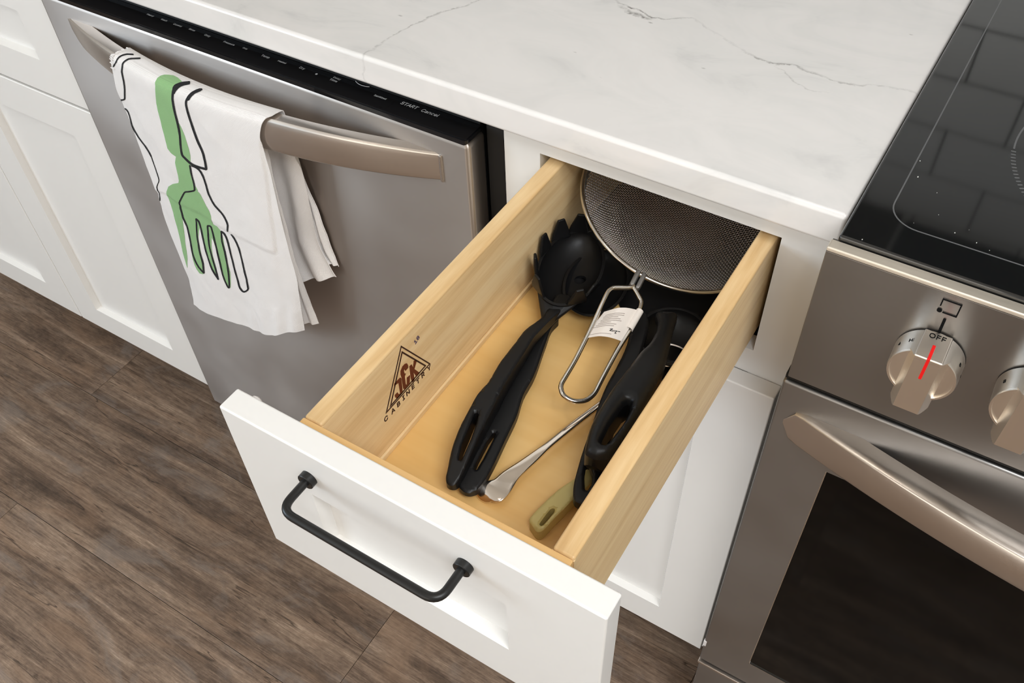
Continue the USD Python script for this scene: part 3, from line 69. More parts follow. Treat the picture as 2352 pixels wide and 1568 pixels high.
OLIVE_SLOT = [[-.1074,-.2656,.77],[-.1065,-.2569,.77],[-.1056,-.2506,.77],[-.103,-.2473,.77],[-.1006,-.2476,.77],[-.0994,-.2517,.77],[-.1005,-.2594,.77],[-.1018,-.2648,.77],[-.1044,-.2681,.77]]
CUTLERY = [[[-.1618,-.2606,.7575],[-.1568,-.2627,.7575]],[[-.1652,-.2578,.7578],[-.1514,-.2624,.7578]],[[-.1657,-.2557,.759],[-.1485,-.262,.759]],[[-.1648,-.2527,.76],[-.1436,-.2571,.76]],[[-.1614,-.2492,.7605],[-.1425,-.2486,.7605]],[[-.158,-.2457,.761],[-.143,-.2382,.761]],[[-.1555,-.2374,.762],[-.1411,-.227,.762]],[[-.1491,-.2216,.763],[-.1381,-.2146,.763]],[[-.1408,-.1985,.764],[-.1351,-.2,.764]],[[-.1344,-.1746,.764],[-.1292,-.1766,.764]],[[-.1241,-.1385,.763],[-.1195,-.141,.763]],[[-.1156,-.1109,.762],[-.1112,-.1132,.762]]]
LOOP = [[-.1485,-.0304,.794],[-.1489,-.0338,.794],[-.1612,-.0451,.7976],[-.1627,-.0513,.7979],[-.1549,-.1023,.7933],[-.1512,-.1313,.7909],[-.15,-.15,.7897],[-.1494,-.1582,.7892],[-.1436,-.1647,.787],[-.1347,-.164,.7841],[-.1268,-.1567,.7818],[-.1243,-.1465,.7814],[-.1263,-.1278,.7828],[-.1291,-.0957,.785],[-.1297,-.0657,.7864],[-.1334,-.0461,.7884],[-.1352,-.0401,.7892],[-.1474,-.0324,.7936]]
TAG = [[-.1547,-.0719,.7965],[-.1313,-.0505,.7897],[-.1289,-.0683,.7881],[-.1291,-.088,.7874],[-.1378,-.0953,.79],[-.1558,-.1075,.7955]]
LOGO_OUT = [[-.2279,.8488],[-.1976,.7974],[-.258,.798]]
LOGO_IN = [[-.228,.8426],[-.203,.8005],[-.2523,.7998]]
LOGO_J = [[-.2433,.8167],[-.2426,.8188],[-.235,.8184],[-.234,.8161],[-.2353,.8009],[-.2364,.8],[-.2427,.8002],[-.2444,.804],[-.2444,.8066],[-.241,.8065],[-.2402,.8034],[-.2383,.8017],[-.2379,.815]]
LOGO_C = [[-.234,.8211],[-.2333,.8244],[-.2304,.8268],[-.2272,.8268],[-.2249,.8251],[-.224,.8216],[-.2244,.8193],[-.2279,.8191],[-.2289,.8223],[-.2276,.8226],[-.2283,.823],[-.2299,.8209],[-.2294,.8172],[-.228,.8161],[-.2299,.8145],[-.2303,.805],[-.2291,.8034],[-.2277,.8106],[-.2238,.8096],[-.2258,.8013],[-.2322,.8011],[-.2339,.8033],[-.2335,.8166]]
LOGO_K = [[-.2227,.8193],[-.2199,.8188],[-.2189,.8138],[-.2167,.8199],[-.2141,.818],[-.2136,.8165],[-.2176,.8108],[-.2122,.8007],[-.217,.8014],[-.2192,.8083],[-.2197,.7994],[-.2227,.7995],[-.2234,.806]]
LOGO_TEXT = [[-.2587,.7931],[-.2496,.7932],[-.2422,.7935],[-.2354,.794],[-.2294,.7942],[-.2225,.7943],[-.2157,.7942],[-.2086,.7949],[-.2001,.7946]]
STAMP18 = [[-.2121,.8388],[-.207,.8367]]

# ---------------------------------------------------------------- helpers
L = '/World/Looks/'
MATS = {}
def mat(name, nodes, links, surface='p.BSDF'):
    MATS[name] = usdkit.material(stage, L + name, nodes, links, surface=surface)
    return MATS[name]
def pbr(name, color, rough=.5, metal=0.0, spec=.5, **kw):
    return mat(name, {'p': ('principled_bsdf', dict(base_color=color, roughness=rough, metallic=metal, specular_ior_level=spec, **kw))}, [])
def srgb(r, g, b):
    f = lambda c: c / 12.92 if c <= .04045 else ((c + .055) / 1.055) ** 2.4
    return tuple(f(c / 255.0) for c in (r, g, b))

USED = {}
def fresh(path):
    n = USED.get(path, 0); USED[path] = n + 1
    return path if n == 0 else f'{path}_{n:03d}'
def tag(prim, label=None, cat=None, group=None, kind=None):
    for k, v in (('label', label), ('category', cat), ('group', group), ('kind', kind)):
        if v: prim.SetCustomDataByKey(k, v)
    return prim
def path_of(parent):
    return '/World' if parent is None else str(parent.GetPath())
def thing(name, label, cat, group=None, kind=None, parent=None):
    x = UsdGeom.Xform.Define(stage, fresh(path_of(parent) + '/' + name))
    return tag(x.GetPrim(), label, cat, group, kind)
def obj(name, mesh, material, parent=None, smooth=35, label=None, cat=None, group=None, kind=None):
    me = usdkit.mesh(stage, fresh(path_of(parent) + '/' + name), mesh, MATS[material], smooth=smooth)
    return tag(me.GetPrim(), label, cat, group, kind)

def tri(man):
    me = man.to_mesh()
    return trimesh.Trimesh(np.array(me.vert_properties[:, :3], float), np.array(me.tri_verts), process=False)
def man(mesh):
    mesh = trimesh.Trimesh(np.array(mesh.vertices), np.array(mesh.faces), process=True)
    mesh.merge_vertices()
    if mesh.volume < 0: mesh.invert()
    r = m3.Manifold(m3.Mesh(np.array(mesh.vertices, np.float32), np.array(mesh.faces, np.uint32)))
    return r
def cat(*ms):
    ms = [m if isinstance(m, trimesh.Trimesh) else tri(m) for m in ms]
    return trimesh.util.concatenate(ms)
def box(x0, x1, y0, y1, z0, z1):
    return m3.Manifold.cube((x1 - x0, y1 - y0, z1 - z0)).translate((x0, y0, z0))
_BALL = trimesh.creation.icosphere(2).vertices
_BALL1 = np.array([v / np.linalg.norm(v) for v in np.ndindex(3, 3, 3) if tuple(v) != (1, 1, 1) for v in [np.array(v) - 1.0]])
def rbox(x0, x1, y0, y1, z0, z1, r=.001, fine=False):
    pts = []
    for x in (x0 + r, x1 - r):
        for y in (y0 + r, y1 - r):
            for z in (z0 + r, z1 - r):
                pts.append((_BALL if fine else _BALL1) * r + (x, y, z))
    return m3.Manifold.hull_points(np.vstack(pts))
def hull(pts):
    return m3.Manifold.hull_points(np.asarray(pts, float))
def prism(poly, z0, z1):
    """shapely polygon in xy extruded from z0 to z1"""
    cs = m3.CrossSection([np.array(poly.exterior.coords)[:-1]] + [np.array(i.coords)[:-1] for i in poly.interiors], m3.FillRule.EvenOdd)
    return cs.extrude(z1 - z0).translate((0, 0, z0))
def place(man_, ex, ey, ez, o):
    """maps local x, y, z axes to the given world vectors at origin o"""
    M = np.stack([np.array(ex, float), np.array(ey, float), np.array(ez, float), np.array(o, float)], 1)
    if isinstance(man_, trimesh.Trimesh):
        T = np.eye(4); T[:3] = M
        out = man_.copy(); out.apply_transform(T)
        return out
    return man_.transform(M)
def tube(path, r, seg=12, closed=False, caps=True):
    P = np.asarray(path, float); n = len(P)
    rad = np.full(n, r) if np.ndim(r) == 0 else np.asarray(r, float)
    if closed: T = np.roll(P, -1, 0) - np.roll(P, 1, 0)
    else: T = np.gradient(P, axis=0)
    T /= np.linalg.norm(T, axis=1, keepdims=True)
    ref = np.array([0, 0, 1.0]) if abs(T[0, 2]) < .9 else np.array([1.0, 0, 0])
    N = [np.cross(T[0], ref)]; N[0] /= np.linalg.norm(N[0])
    for i in range(1, n):
        v = N[-1] - T[i] * (N[-1] @ T[i]); N.append(v / np.linalg.norm(v))
    N = np.array(N); B = np.cross(T, N)
    a = np.linspace(0, 2 * np.pi, seg, endpoint=False)
    V = P[:, None] + rad[:, None, None] * (np.cos(a)[None, :, None] * N[:, None] + np.sin(a)[None, :, None] * B[:, None])
    V = V.reshape(-1, 3); F = []
    m = n if closed else n - 1
    i, j = np.meshgrid(np.arange(m), np.arange(seg), indexing='ij')
    a0 = i * seg + j; a1 = i * seg + (j + 1) % seg; b0 = ((i + 1) % n) * seg + j; b1 = ((i + 1) % n) * seg + (j + 1) % seg
    F = np.vstack([np.stack([a0, a1, b1], -1).reshape(-1, 3), np.stack([a0, b1, b0], -1).reshape(-1, 3)])
    if not closed and caps:
        V = np.vstack([V, P[0], P[-1]]); c0, c1 = len(V) - 2, len(V) - 1; k = np.arange(seg)
        F = np.vstack([F, np.stack([np.full(seg, c0), (k + 1) % seg, k], 1), np.stack([np.full(seg, c1), (n - 1) * seg + k, (n - 1) * seg + (k + 1) % seg], 1)])
    t = trimesh.Trimesh(V, F, process=False)
    if t.is_volume is False and t.volume < 0: t.invert()
    return t
def spline(pts, n):
    P = np.asarray(pts, float); d = np.r_[0, np.cumsum(np.linalg.norm(np.diff(P, axis=0), axis=1))]
    return PchipInterpolator(d, P, axis=0)(np.linspace(0, d[-1], n))
def fillet(pts, r, seg=6):
    """polyline with its inner corners rounded"""
    P = [np.array(p, float) for p in pts]; out = [P[0]]
    for a, b, c in zip(P[:-2], P[1:-1], P[2:]):
        u, v = a - b, c - b; lu, lv = np.linalg.norm(u), np.linalg.norm(v)
        d = min(r, lu * .45, lv * .45); p, q = b + u / lu * d, b + v / lv * d
        for t in np.linspace(0, 1, seg + 1): out.append((1 - t) ** 2 * p + 2 * t * (1 - t) * b + t * t * q)
    out.append(P[-1])
    return np.array(out)
def grid_mesh(V):
    r, c = V.shape[:2]; i, j = np.meshgrid(np.arange(r - 1), np.arange(c - 1), indexing='ij'); a = i * c + j
    F = np.vstack([np.stack([a, a + c, a + c + 1], -1).reshape(-1, 3), np.stack([a, a + c + 1, a + 1], -1).reshape(-1, 3)])
    return trimesh.Trimesh(V.reshape(-1, 3), F, process=False)
def sheet(V, th):
    """a grid of points thickened to a closed sheet"""
    r, c = V.shape[:2]
    du = np.gradient(V, axis=1); dv = np.gradient(V, axis=0); N = np.cross(du, dv); N /= np.linalg.norm(N, axis=-1, keepdims=True)
    a, b = grid_mesh(V + N * th / 2), grid_mesh(V - N * th / 2); b.invert()
    n = r * c; ring = np.r_[np.arange(c), np.arange(1, r) * c + c - 1, (r - 1) * c + np.arange(c - 2, -1, -1), np.arange(r - 2, 0, -1) * c]
    nx = np.roll(ring, -1)
    S = np.vstack([np.stack([ring, nx, nx + n], 1), np.stack([ring, nx + n, ring + n], 1)])
    return trimesh.Trimesh(np.vstack([a.vertices, b.vertices]), np.vstack([a.faces, b.faces + n, S[:, ::-1]]), process=False)
def loft_bar(stations, th, dens=5, dome=.06, seg=28, tilt_bottom=.86, ends=(.0, .0)):
    """a bar whose top face follows pairs of edge points; th may vary along it"""
    S = np.asarray(stations, float); n0 = len(S); c = S.mean(1)
    d = np.r_[0, np.cumsum(np.linalg.norm(np.diff(c, axis=0), axis=1))]
    n = n0 * dens; u = np.linspace(0, d[-1], n)
    S = PchipInterpolator(d, S, axis=0)(u); th = np.interp(u, d, np.full(n0, th) if np.ndim(th) == 0 else th)
    c = S.mean(1); h = (S[:, 1] - S[:, 0]) / 2 * 1.1
    T = np.gradient(c, axis=0); T /= np.linalg.norm(T, axis=1, keepdims=True)
    up = np.cross(h, T); up /= np.linalg.norm(up, axis=1, keepdims=True); up *= np.sign(up[:, 2:3])
    a = np.linspace(0, 2 * np.pi, seg, endpoint=False)
    cx = np.sign(np.cos(a)) * np.abs(np.cos(a)) ** .38; cz = np.sign(np.sin(a)) * np.abs(np.sin(a)) ** .38
    cx = cx * np.where(cz < 0, tilt_bottom, 1)
    V = c[:, None] + cx[None, :, None] * h[:, None] + ((cz[None, :] * .5 - .5) * th[:, None])[..., None] * up[:, None] + (dome * th[:, None] * np.maximum(0, 1 - cx ** 2) * (cz > 0))[..., None] * up[:, None] * .5
    e = np.linspace(.35, 1, 5)
    # rounded ends: shrink rings towards the end points
    def capring(k, out, s, f):
        ctr = c[k] - up[k] * th[k] / 2
        return ctr + (V[k] - ctr) * s + out * f
    rings = []
    w0, w1 = np.linalg.norm(h[0]) * .8, np.linalg.norm(h[-1]) * .8
    for q in (0.0, .06, .18, .35, .52, .68, .82, .93): rings.append(capring(0, -T[0] * w0, math.sqrt(max(1e-4, 1 - (1 - q) ** 2)) if q else .05, 1 - q))
    body = list(V)
    for q in (.93, .82, .68, .52, .35, .18, .06, 0.0): body.append(capring(n - 1, T[-1] * w1, math.sqrt(max(1e-4, 1 - (1 - q) ** 2)) if q else .05, 1 - q))
    V = np.array(rings + body); m = len(V)
    P = V.reshape(-1, 3); i, j = np.meshgrid(np.arange(m - 1), np.arange(seg), indexing='ij')
    a0 = i * seg + j; a1 = i * seg + (j + 1) % seg; b0 = a0 + seg; b1 = a1 + seg
    F = np.vstack([np.stack([a0, a1, b1], -1).reshape(-1, 3), np.stack([a0, b1, b0], -1).reshape(-1, 3)])
    P = np.vstack([P, V[0].mean(0), V[-1].mean(0)]); k = np.arange(seg)
    F = np.vstack([F, np.stack([np.full(seg, len(P) - 2), (k + 1) % seg, k], 1), np.stack([np.full(seg, len(P) - 1), (m - 1) * seg + k, (m - 1) * seg + (k + 1) % seg], 1)])
    t = trimesh.Trimesh(P, F, process=False)
    if t.volume < 0: t.invert()
    return t
def slab(stations, th, slot=None, rnd=.0016, dens=6, crown=.0):
    """a moulded handle: flat top face following pairs of edge points, rounded edges all round, an optional through slot; th may vary along it"""
    S = np.asarray(stations, float); n0 = len(S); c = S.mean(1)
    d = np.r_[0, np.cumsum(np.linalg.norm(np.diff(c, axis=0), axis=1))]; u = np.linspace(0, d[-1], n0 * dens)
    T = PchipInterpolator(d, S, axis=0)(u); thv = np.interp(u, d, np.full(n0, th) if np.ndim(th) == 0 else th); C_ = T.mean(1)
    poly = Polygon(np.vstack([T[:, 0, :2], T[::-1, 1, :2]])).buffer(0)
    if hasattr(poly, 'geoms'): poly = max(poly.geoms, key=lambda g: g.area)
    k = min(.006, .42 * float(np.linalg.norm(S[1:, 1] - S[1:, 0], axis=1).min()))
    poly = poly.buffer(.002, quad_segs=8).buffer(-.002 - k, quad_segs=8).buffer(k, quad_segs=8)
    if hasattr(poly, 'geoms'): poly = max(poly.geoms, key=lambda g: g.area)
    if slot is not None:
        q_ = Polygon(np.array(slot)[:, :2]).buffer(0); q_ = q_.buffer(-.0026, quad_segs=8).buffer(.0014, quad_segs=8)
        poly = poly.difference(q_)
    rings = [np.array(r.simplify(.00008).coords)[:-1] for r in [poly.exterior] + list(poly.interiors)]
    m = float(np.mean(thv)); r_ = min(rnd, .45 * float(np.min(thv)))
    g = m3.CrossSection(rings, m3.FillRule.EvenOdd).extrude(m).translate((0, 0, -m)).refine_to_length(.0017)
    t0 = tri(g); v0 = np.array(t0.vertices); ed = shapely.distance(shapely.points(v0[:, :2]), poly.boundary)
    drop = r_ - np.sqrt(np.maximum(0, r_ * r_ - np.maximum(0, r_ - ed) ** 2))
    top, bot = v0[:, 2] > -1e-6, v0[:, 2] < -m + 1e-6
    v0[:, 2] = np.where(top, v0[:, 2] - drop, np.where(bot, v0[:, 2] + .5 * drop, np.clip(v0[:, 2], -m + .5 * r_, -r_)))
    g = trimesh.Trimesh(v0, t0.faces, process=False)
    t = g; V = np.array(t.vertices)
    ax_ = C_[-1, :2] - C_[0, :2]; ax_ /= np.linalg.norm(ax_); along = lambda p: (p - C_[0, :2]) @ ax_
    s0, s1 = along(C_[:, :2]), along(V[:, :2]); lo_, hi_ = s0.min(), s0.max(); s1 = np.clip(s1, lo_ - .004, hi_ + .004)
    zt = np.polyval(np.polyfit(s0, C_[:, 2], 3), s1); tv = np.interp(s1, np.sort(s0), thv[np.argsort(s0)])
    V[:, 2] = zt + V[:, 2] * tv / m + crown * (1 - np.maximum(0, 1 - ed / .010) ** 2) * (V[:, 2] > -.5 * m)
    t.vertices = V
    return t
def cut(mesh, *cutters):
    a = man(mesh) if isinstance(mesh, trimesh.Trimesh) else mesh
    for c in cutters: a = a - c
    return a
def slot_cutter(pts, z0=.70, z1=.90, grow=.0):
    p = Polygon(np.array(pts)[:, :2]).buffer(0)
    p = p.buffer(-.0012).buffer(.0012 + grow, quad_segs=6).simplify(.0002)
    return prism(p, z0, z1)
def lettering(text, h, ex, ey, ez, o, depth=.0003, bold=False, centre=False):
    m = meshkit.text_mesh(text, h, depth, bold)
    if centre: m.apply_translation([-m.bounds[:, 0].mean(), -h / 2, 0])
    return place(m, ex, ey, ez, o)
def lathe(profile, seg=48):
    """profile (r, z) revolved about z"""
    return m3.CrossSection([np.array(profile)]).revolve(seg)
def ring_path(c, ex, ey, r, n=96):
    a = np.linspace(0, 2 * np.pi, n, endpoint=False)
    return np.array(c) + r * (np.cos(a)[:, None] * np.array(ex) + np.sin(a)[:, None] * np.array(ey))

# ---------------------------------------------------------------- materials
def paint(name, color, rough):
    return mat(name, {'g': ('geometry', {}), 'n': ('noise_texture', {'scale': 220.0, 'detail': 2.0}), 'b': ('bump', {'strength': .03, 'distance': .001}),
        'p': ('principled_bsdf', {'base_color': color, 'roughness': rough})}, [('g.position', 'n.vector'), ('n.fac', 'b.height'), ('b.normal', 'p.normal')])
paint('white_paint', srgb(236, 233, 228), .32)
paint('wall_paint', srgb(222, 221, 218), .6)
paint('ceiling_paint', srgb(236, 228, 216), .7)
def brushed(name, color, rough, along, aniso=.6, bump=.04):
    sc = {'x': (4.0, 900.0, 900.0), 'z': (900.0, 900.0, 4.0)}[along]
    tv = {'x': (0.0, 0.0, 1.0), 'z': (1.0, 0.0, 0.0)}[along]   # light spreads across the brush lines
    return mat(name, {'g': ('geometry', {}), 'm': ('mapping', {'scale': sc}), 'n': ('noise_texture', {'scale': 1.0, 'detail': 3.0}), 'b': ('bump', {'strength': bump, 'distance': .0006}),
        'n2': ('noise_texture', {'scale': 5.0, 'detail': 2.0}), 'r': ('map_range', {'from_min': .3, 'from_max': .7, 'to_min': rough - .05, 'to_max': rough + .07}),
        't': ('combine_xyz', {'x': tv[0], 'y': tv[1], 'z': tv[2]}),
        'p': ('principled_bsdf', {'base_color': color, 'metallic': 1.0, 'roughness': rough, 'anisotropic': aniso})},
        [('g.position', 'm.vector'), ('m.vector', 'n.vector'), ('n.fac', 'b.height'), ('b.normal', 'p.normal'), ('g.position', 'n2.vector'), ('n2.fac', 'r.value'), ('r.result', 'p.roughness'), ('t.vector', 'p.tangent')])
brushed('door_steel', (.48, .425, .38), .40, 'x', .86)
brushed('handle_steel', (.66, .60, .545), .27, 'x', .45)
brushed('trim_steel', (.84, .77, .66), .55, 'x', .3)
brushed('range_steel', (.27, .255, .24), .34, 'x', .75)
brushed('range_door_steel', (.34, .33, .32), .34, 'x', .7)
brushed('knob_steel', (.92, .86, .78), .36, 'z', .4, .02)
pbr('chrome', (.72, .70, .67), .13, 1.0)
pbr('bright_steel', (.88, .80, .72), .14, 1.0)
pbr('wire_steel', (.80, .79, .78), .16, 1.0)
pbr('dull_steel', (.42, .42, .42), .45, 1.0)
pbr('black_gloss', (.006, .006, .007), .07)
pbr('cooktop_glass', (.007, .0075, .0075), .06, spec=1.0)
pbr('oven_glass', (.003, .0026, .0022), .06, spec=.16)
pbr('black_gap', (.006, .006, .006), .6)
pbr('black_metal', (.009, .0085, .008), .36, spec=.4)
mat('black_nylon', {'g': ('geometry', {}), 'n': ('noise_texture', {'scale': 900.0, 'detail': 2.0}), 'b': ('bump', {'strength': .06, 'distance': .0004}),
    'p': ('principled_bsdf', {'base_color': (.006, .006, .0065), 'roughness': .42, 'specular_ior_level': .35})}, [('g.position', 'n.vector'), ('n.fac', 'b.height'), ('b.normal', 'p.normal')])
pbr('print_white', (.62, .62, .62), .5)
pbr('print_grey', (.12, .12, .12), .5)
pbr('print_black', (.004, .004, .004), .8, spec=.1)
pbr('print_red', (.80, .006, .006), .4)
pbr('print_brown', srgb(104, 44, 18), .6)
pbr('print_darkbrown', srgb(58, 30, 20), .6)
pbr('print_purple', srgb(88, 72, 92), .6)
pbr('paper', srgb(238, 230, 222), .7)
pbr('paper_ink', srgb(176, 166, 158), .7)
pbr('olive_plastic', srgb(192, 176, 112), .42)
pbr('rubber_pad', srgb(214, 208, 204), .5)
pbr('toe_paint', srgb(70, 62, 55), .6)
pbr('crumb', srgb(225, 222, 214), .6)
pbr('cabinet_inside', srgb(150, 118, 82), .7)
pbr('grout', srgb(96, 94, 92), .8)
pbr('tile_glaze', srgb(232, 230, 226), .1)
def cloth_mat(name, color):
    return mat(name, {'g': ('geometry', {}), 'm': ('mapping', {'scale': (1400.0, 1400.0, 1400.0)}), 'w1': ('wave_texture', {'scale': .32, 'bands_direction': 'x', 'distortion': .6}), 'w2': ('wave_texture', {'scale': .32, 'bands_direction': 'z', 'distortion': .6}),
        'a': ('math', {'math_type': 'add'}), 'n': ('noise_texture', {'scale': 38.0, 'detail': 3.0}), 'a2': ('math', {'math_type': 'multiply_add', 'value2': 6.0}), 'b': ('bump', {'strength': .35, 'distance': .0009}),
        'd': ('principled_bsdf', {'base_color': color, 'roughness': .85, 'sheen_weight': .15 if min(color) > .1 else 0.0}), 't': ('translucent_bsdf', {'color': color}), 'x': ('mix_closure', {'fac': .12})},
        [('g.position', 'm.vector'), ('m.vector', 'w1.vector'), ('m.vector', 'w2.vector'), ('w1.fac', 'a.value1'), ('w2.fac', 'a.value2'), ('g.position', 'n.vector'), ('n.fac', 'a2.value1'), ('a.value', 'a2.value3'), ('a2.value', 'b.height'),
         ('b.normal', 'd.normal'), ('b.normal', 't.normal'), ('d.BSDF', 'x.closure1'), ('t.BSDF', 'x.closure2')], surface='x.closure')
cloth_mat('cotton', srgb(252, 248, 245))
cloth_mat('cotton_green', srgb(150, 196, 134))
cloth_mat('cotton_black', srgb(30, 30, 32))
def wood(name, ramp, grain, rough=.45, scale=1.0, bump=.05, coat=0.0):
    """grain: the axis the grain runs along"""
    s = {'x': (2.2, 34.0, 34.0), 'y': (34.0, 2.2, 34.0)}[grain]
    return mat(name, {'g': ('geometry', {}), 'o': ('object_info', {}), 'ox': ('vector_math', {'math_type': 'scale'}), 'add': ('vector_math', {'math_type': 'add'}),
        'm': ('mapping', {'scale': tuple(scale * c for c in s)}), 'n': ('noise_texture', {'scale': 1.0, 'detail': 5.0, 'roughness': .6, 'distortion': .4}),
        'm2': ('mapping', {'scale': tuple(scale * 7 * c for c in s)}), 'n2': ('noise_texture', {'scale': 1.0, 'detail': 3.0}),
        'mx': ('math', {'math_type': 'multiply_add', 'value2': .25}), 'r': ('rgb_ramp', {'ramp': ramp}), 'b': ('bump', {'strength': bump, 'distance': .001}),
        'p': ('principled_bsdf', {'roughness': rough, 'coat_weight': coat, 'coat_roughness': .2})},
        [('g.position', 'add.vector1'), ('add.vector', 'm.vector'), ('m.vector', 'n.vector'), ('add.vector', 'm2.vector'), ('m2.vector', 'n2.vector'), ('n2.fac', 'mx.value1'), ('n.fac', 'mx.value3'), ('mx.value', 'r.fac'), ('r.color', 'p.base_color'), ('n2.fac', 'b.height'), ('b.normal', 'p.normal')])
wood('maple', [(.35, srgb(196, 152, 98)), (.55, srgb(222, 184, 130)), (.7, srgb(236, 204, 154)), (.9, srgb(240, 212, 168))], 'y', .36)
wood('maple_face', [(.35, srgb(216, 178, 126)), (.55, srgb(236, 202, 150)), (.7, srgb(246, 217, 168)), (.9, srgb(250, 226, 182))], 'y', .3)
wood('maple_cross', [(.35, srgb(206, 156, 92)), (.6, srgb(226, 178, 112)), (.85, srgb(236, 194, 132))], 'x', .4)
wood('birch_ply', [(.3, srgb(214, 164, 94)), (.55, srgb(232, 187, 116)), (.8, srgb(240, 200, 132))], 'x', .34, .35, .02)
def plank_mat(name, tint):
    """weathered vinyl plank: layered streaks, fine saw grain, tan and umber patches, knots and dark hairline cracks; every plank shifted by its own random"""
    t = lambda r, g, b: tuple(min(1, c * k) for c, k in zip(srgb(r, g, b), tint))
    nd = {'g': ('geometry', {}), 'o': ('object_info', {}), 'sh': ('combine_xyz', {}), 'k1': ('math', {'math_type': 'multiply', 'value2': 37.0}), 'k2': ('math', {'math_type': 'multiply', 'value2': 11.0}), 'add': ('vector_math', {'math_type': 'add'}),
          'p': ('principled_bsdf', {'roughness': .5, 'specular_ior_level': .3}), 'b': ('bump', {'strength': .3, 'distance': .0012})}
    lk = [('o.random', 'k1.value1'), ('o.random', 'k2.value1'), ('k1.value', 'sh.x'), ('k2.value', 'sh.y'), ('g.position', 'add.vector1'), ('sh.vector', 'add.vector2')]
    def layer(n, sc, **kw):
        nd['m' + n] = ('mapping', {'scale': sc}); nd['n' + n] = ('noise_texture', dict(scale=1.0, **kw))
        lk.extend([('add.vector', 'm' + n + '.vector'), ('m' + n + '.vector', 'n' + n + '.vector')])
    layer('1', (3.2, 30.0, 1.0), detail=9.0, roughness=.68, distortion=.9)      # broad streaks
    layer('2', (22.0, 420.0, 1.0), detail=4.0, roughness=.75, distortion=.3)   # saw grain
    layer('3', (6.5, 15.0, 1.0), detail=6.0, roughness=.62, distortion=1.0)    # patches
    layer('4', (2.0, 30.0, 1.0), detail=4.0, roughness=.5, distortion=.35)     # cracks
    layer('5', (70.0, 110.0, 1.0), detail=5.0, roughness=.7)                   # speckle
    nd['s1'] = ('math', {'math_type': 'multiply_add', 'value2': .50}); nd['s2'] = ('math', {'math_type': 'multiply_add', 'value2': .30})
    nd['r'] = ('rgb_ramp', {'ramp': [(.62, t(50, 40, 33)), (.80, t(80, 66, 55)), (.92, t(101, 85, 72)), (1.0, t(118, 101, 86))]})
    nd['sc'] = ('math', {'math_type': 'multiply', 'value2': .86})
    nd['r'] = ('rgb_ramp', {'ramp': [(.54, t(48, 38, 31)), (.70, t(77, 63, 52)), (.80, t(97, 81, 68)), (.90, t(116, 99, 84)), (.99, t(142, 124, 107))]})
    lk.extend([('n2.fac', 's1.value1'), ('n1.fac', 's1.value3'), ('n5.fac', 's2.value1'), ('s1.value', 's2.value3'), ('s2.value', 'sc.value1'), ('sc.value', 'r.fac')])
    nd['rm'] = ('map_range', {'from_min': .52, 'from_max': .66, 'to_min': 0.0, 'to_max': .34, 'clamp': True}); nd['xr'] = ('mix_color', {'b': t(114, 91, 72)})
    nd['gm'] = ('map_range', {'from_min': .46, 'from_max': .34, 'to_min': 0.0, 'to_max': .45, 'clamp': True}); nd['xg'] = ('mix_color', {'b': t(104, 96, 90)})
    lk.extend([('n3.fac', 'rm.value'), ('rm.result', 'xr.fac'), ('r.color', 'xr.a'), ('n3.fac', 'gm.value'), ('gm.result', 'xg.fac'), ('xr.result', 'xg.a')])
    nd['kv'] = ('voronoi_texture', {'scale': 1.0}); nd['km'] = ('mapping', {'scale': (2.6, 6.0, 1.0)}); nd['kw'] = ('math', {'math_type': 'multiply_add', 'value2': .10}); nd['kr'] = ('rgb_ramp', {'ramp': [(0, (.85,) * 3), (.09, (.8,) * 3), (.12, (.45,) * 3), (.15, (.2,) * 3), (.19, (0,) * 3)]}); nd['xk'] = ('mix_color', {'b': t(44, 36, 30)})
    lk.extend([('add.vector', 'km.vector'), ('km.vector', 'kv.vector'), ('n5.fac', 'kw.value1'), ('kv.distance', 'kw.value3'), ('kw.value', 'kr.fac'), ('kr.color', 'xk.fac'), ('xg.result', 'xk.a')])
    nd['c0'] = ('math', {'math_type': 'subtract', 'value2': .5}); nd['c1'] = ('math', {'math_type': 'absolute'}); nd['c2'] = ('map_range', {'from_min': .0, 'from_max': .010, 'to_min': .8, 'to_max': 0.0, 'clamp': True})
    nd['c3'] = ('map_range', {'from_min': .50, 'from_max': .58, 'to_min': 0.0, 'to_max': 1.0, 'clamp': True}); nd['c4'] = ('math', {'math_type': 'multiply'}); nd['xc'] = ('mix_color', {'b': srgb(40, 31, 24)})
    lk.extend([('n4.fac', 'c0.value1'), ('c0.value', 'c1.value1'), ('c1.value', 'c2.value'), ('n3.fac', 'c3.value'), ('c2.result', 'c4.value1'), ('c3.result', 'c4.value2'), ('c4.value', 'xc.fac'), ('xk.result', 'xc.a'), ('xc.result', 'p.base_color'), ('s2.value', 'b.height'), ('b.normal', 'p.normal')])
    return mat(name, nd, lk)
plank_mat('plank_a', (1.72, 1.70, 1.68)); plank_mat('plank_b', (1.52, 1.49, 1.46)); plank_mat('plank_c', (1.88, 1.86, 1.84))

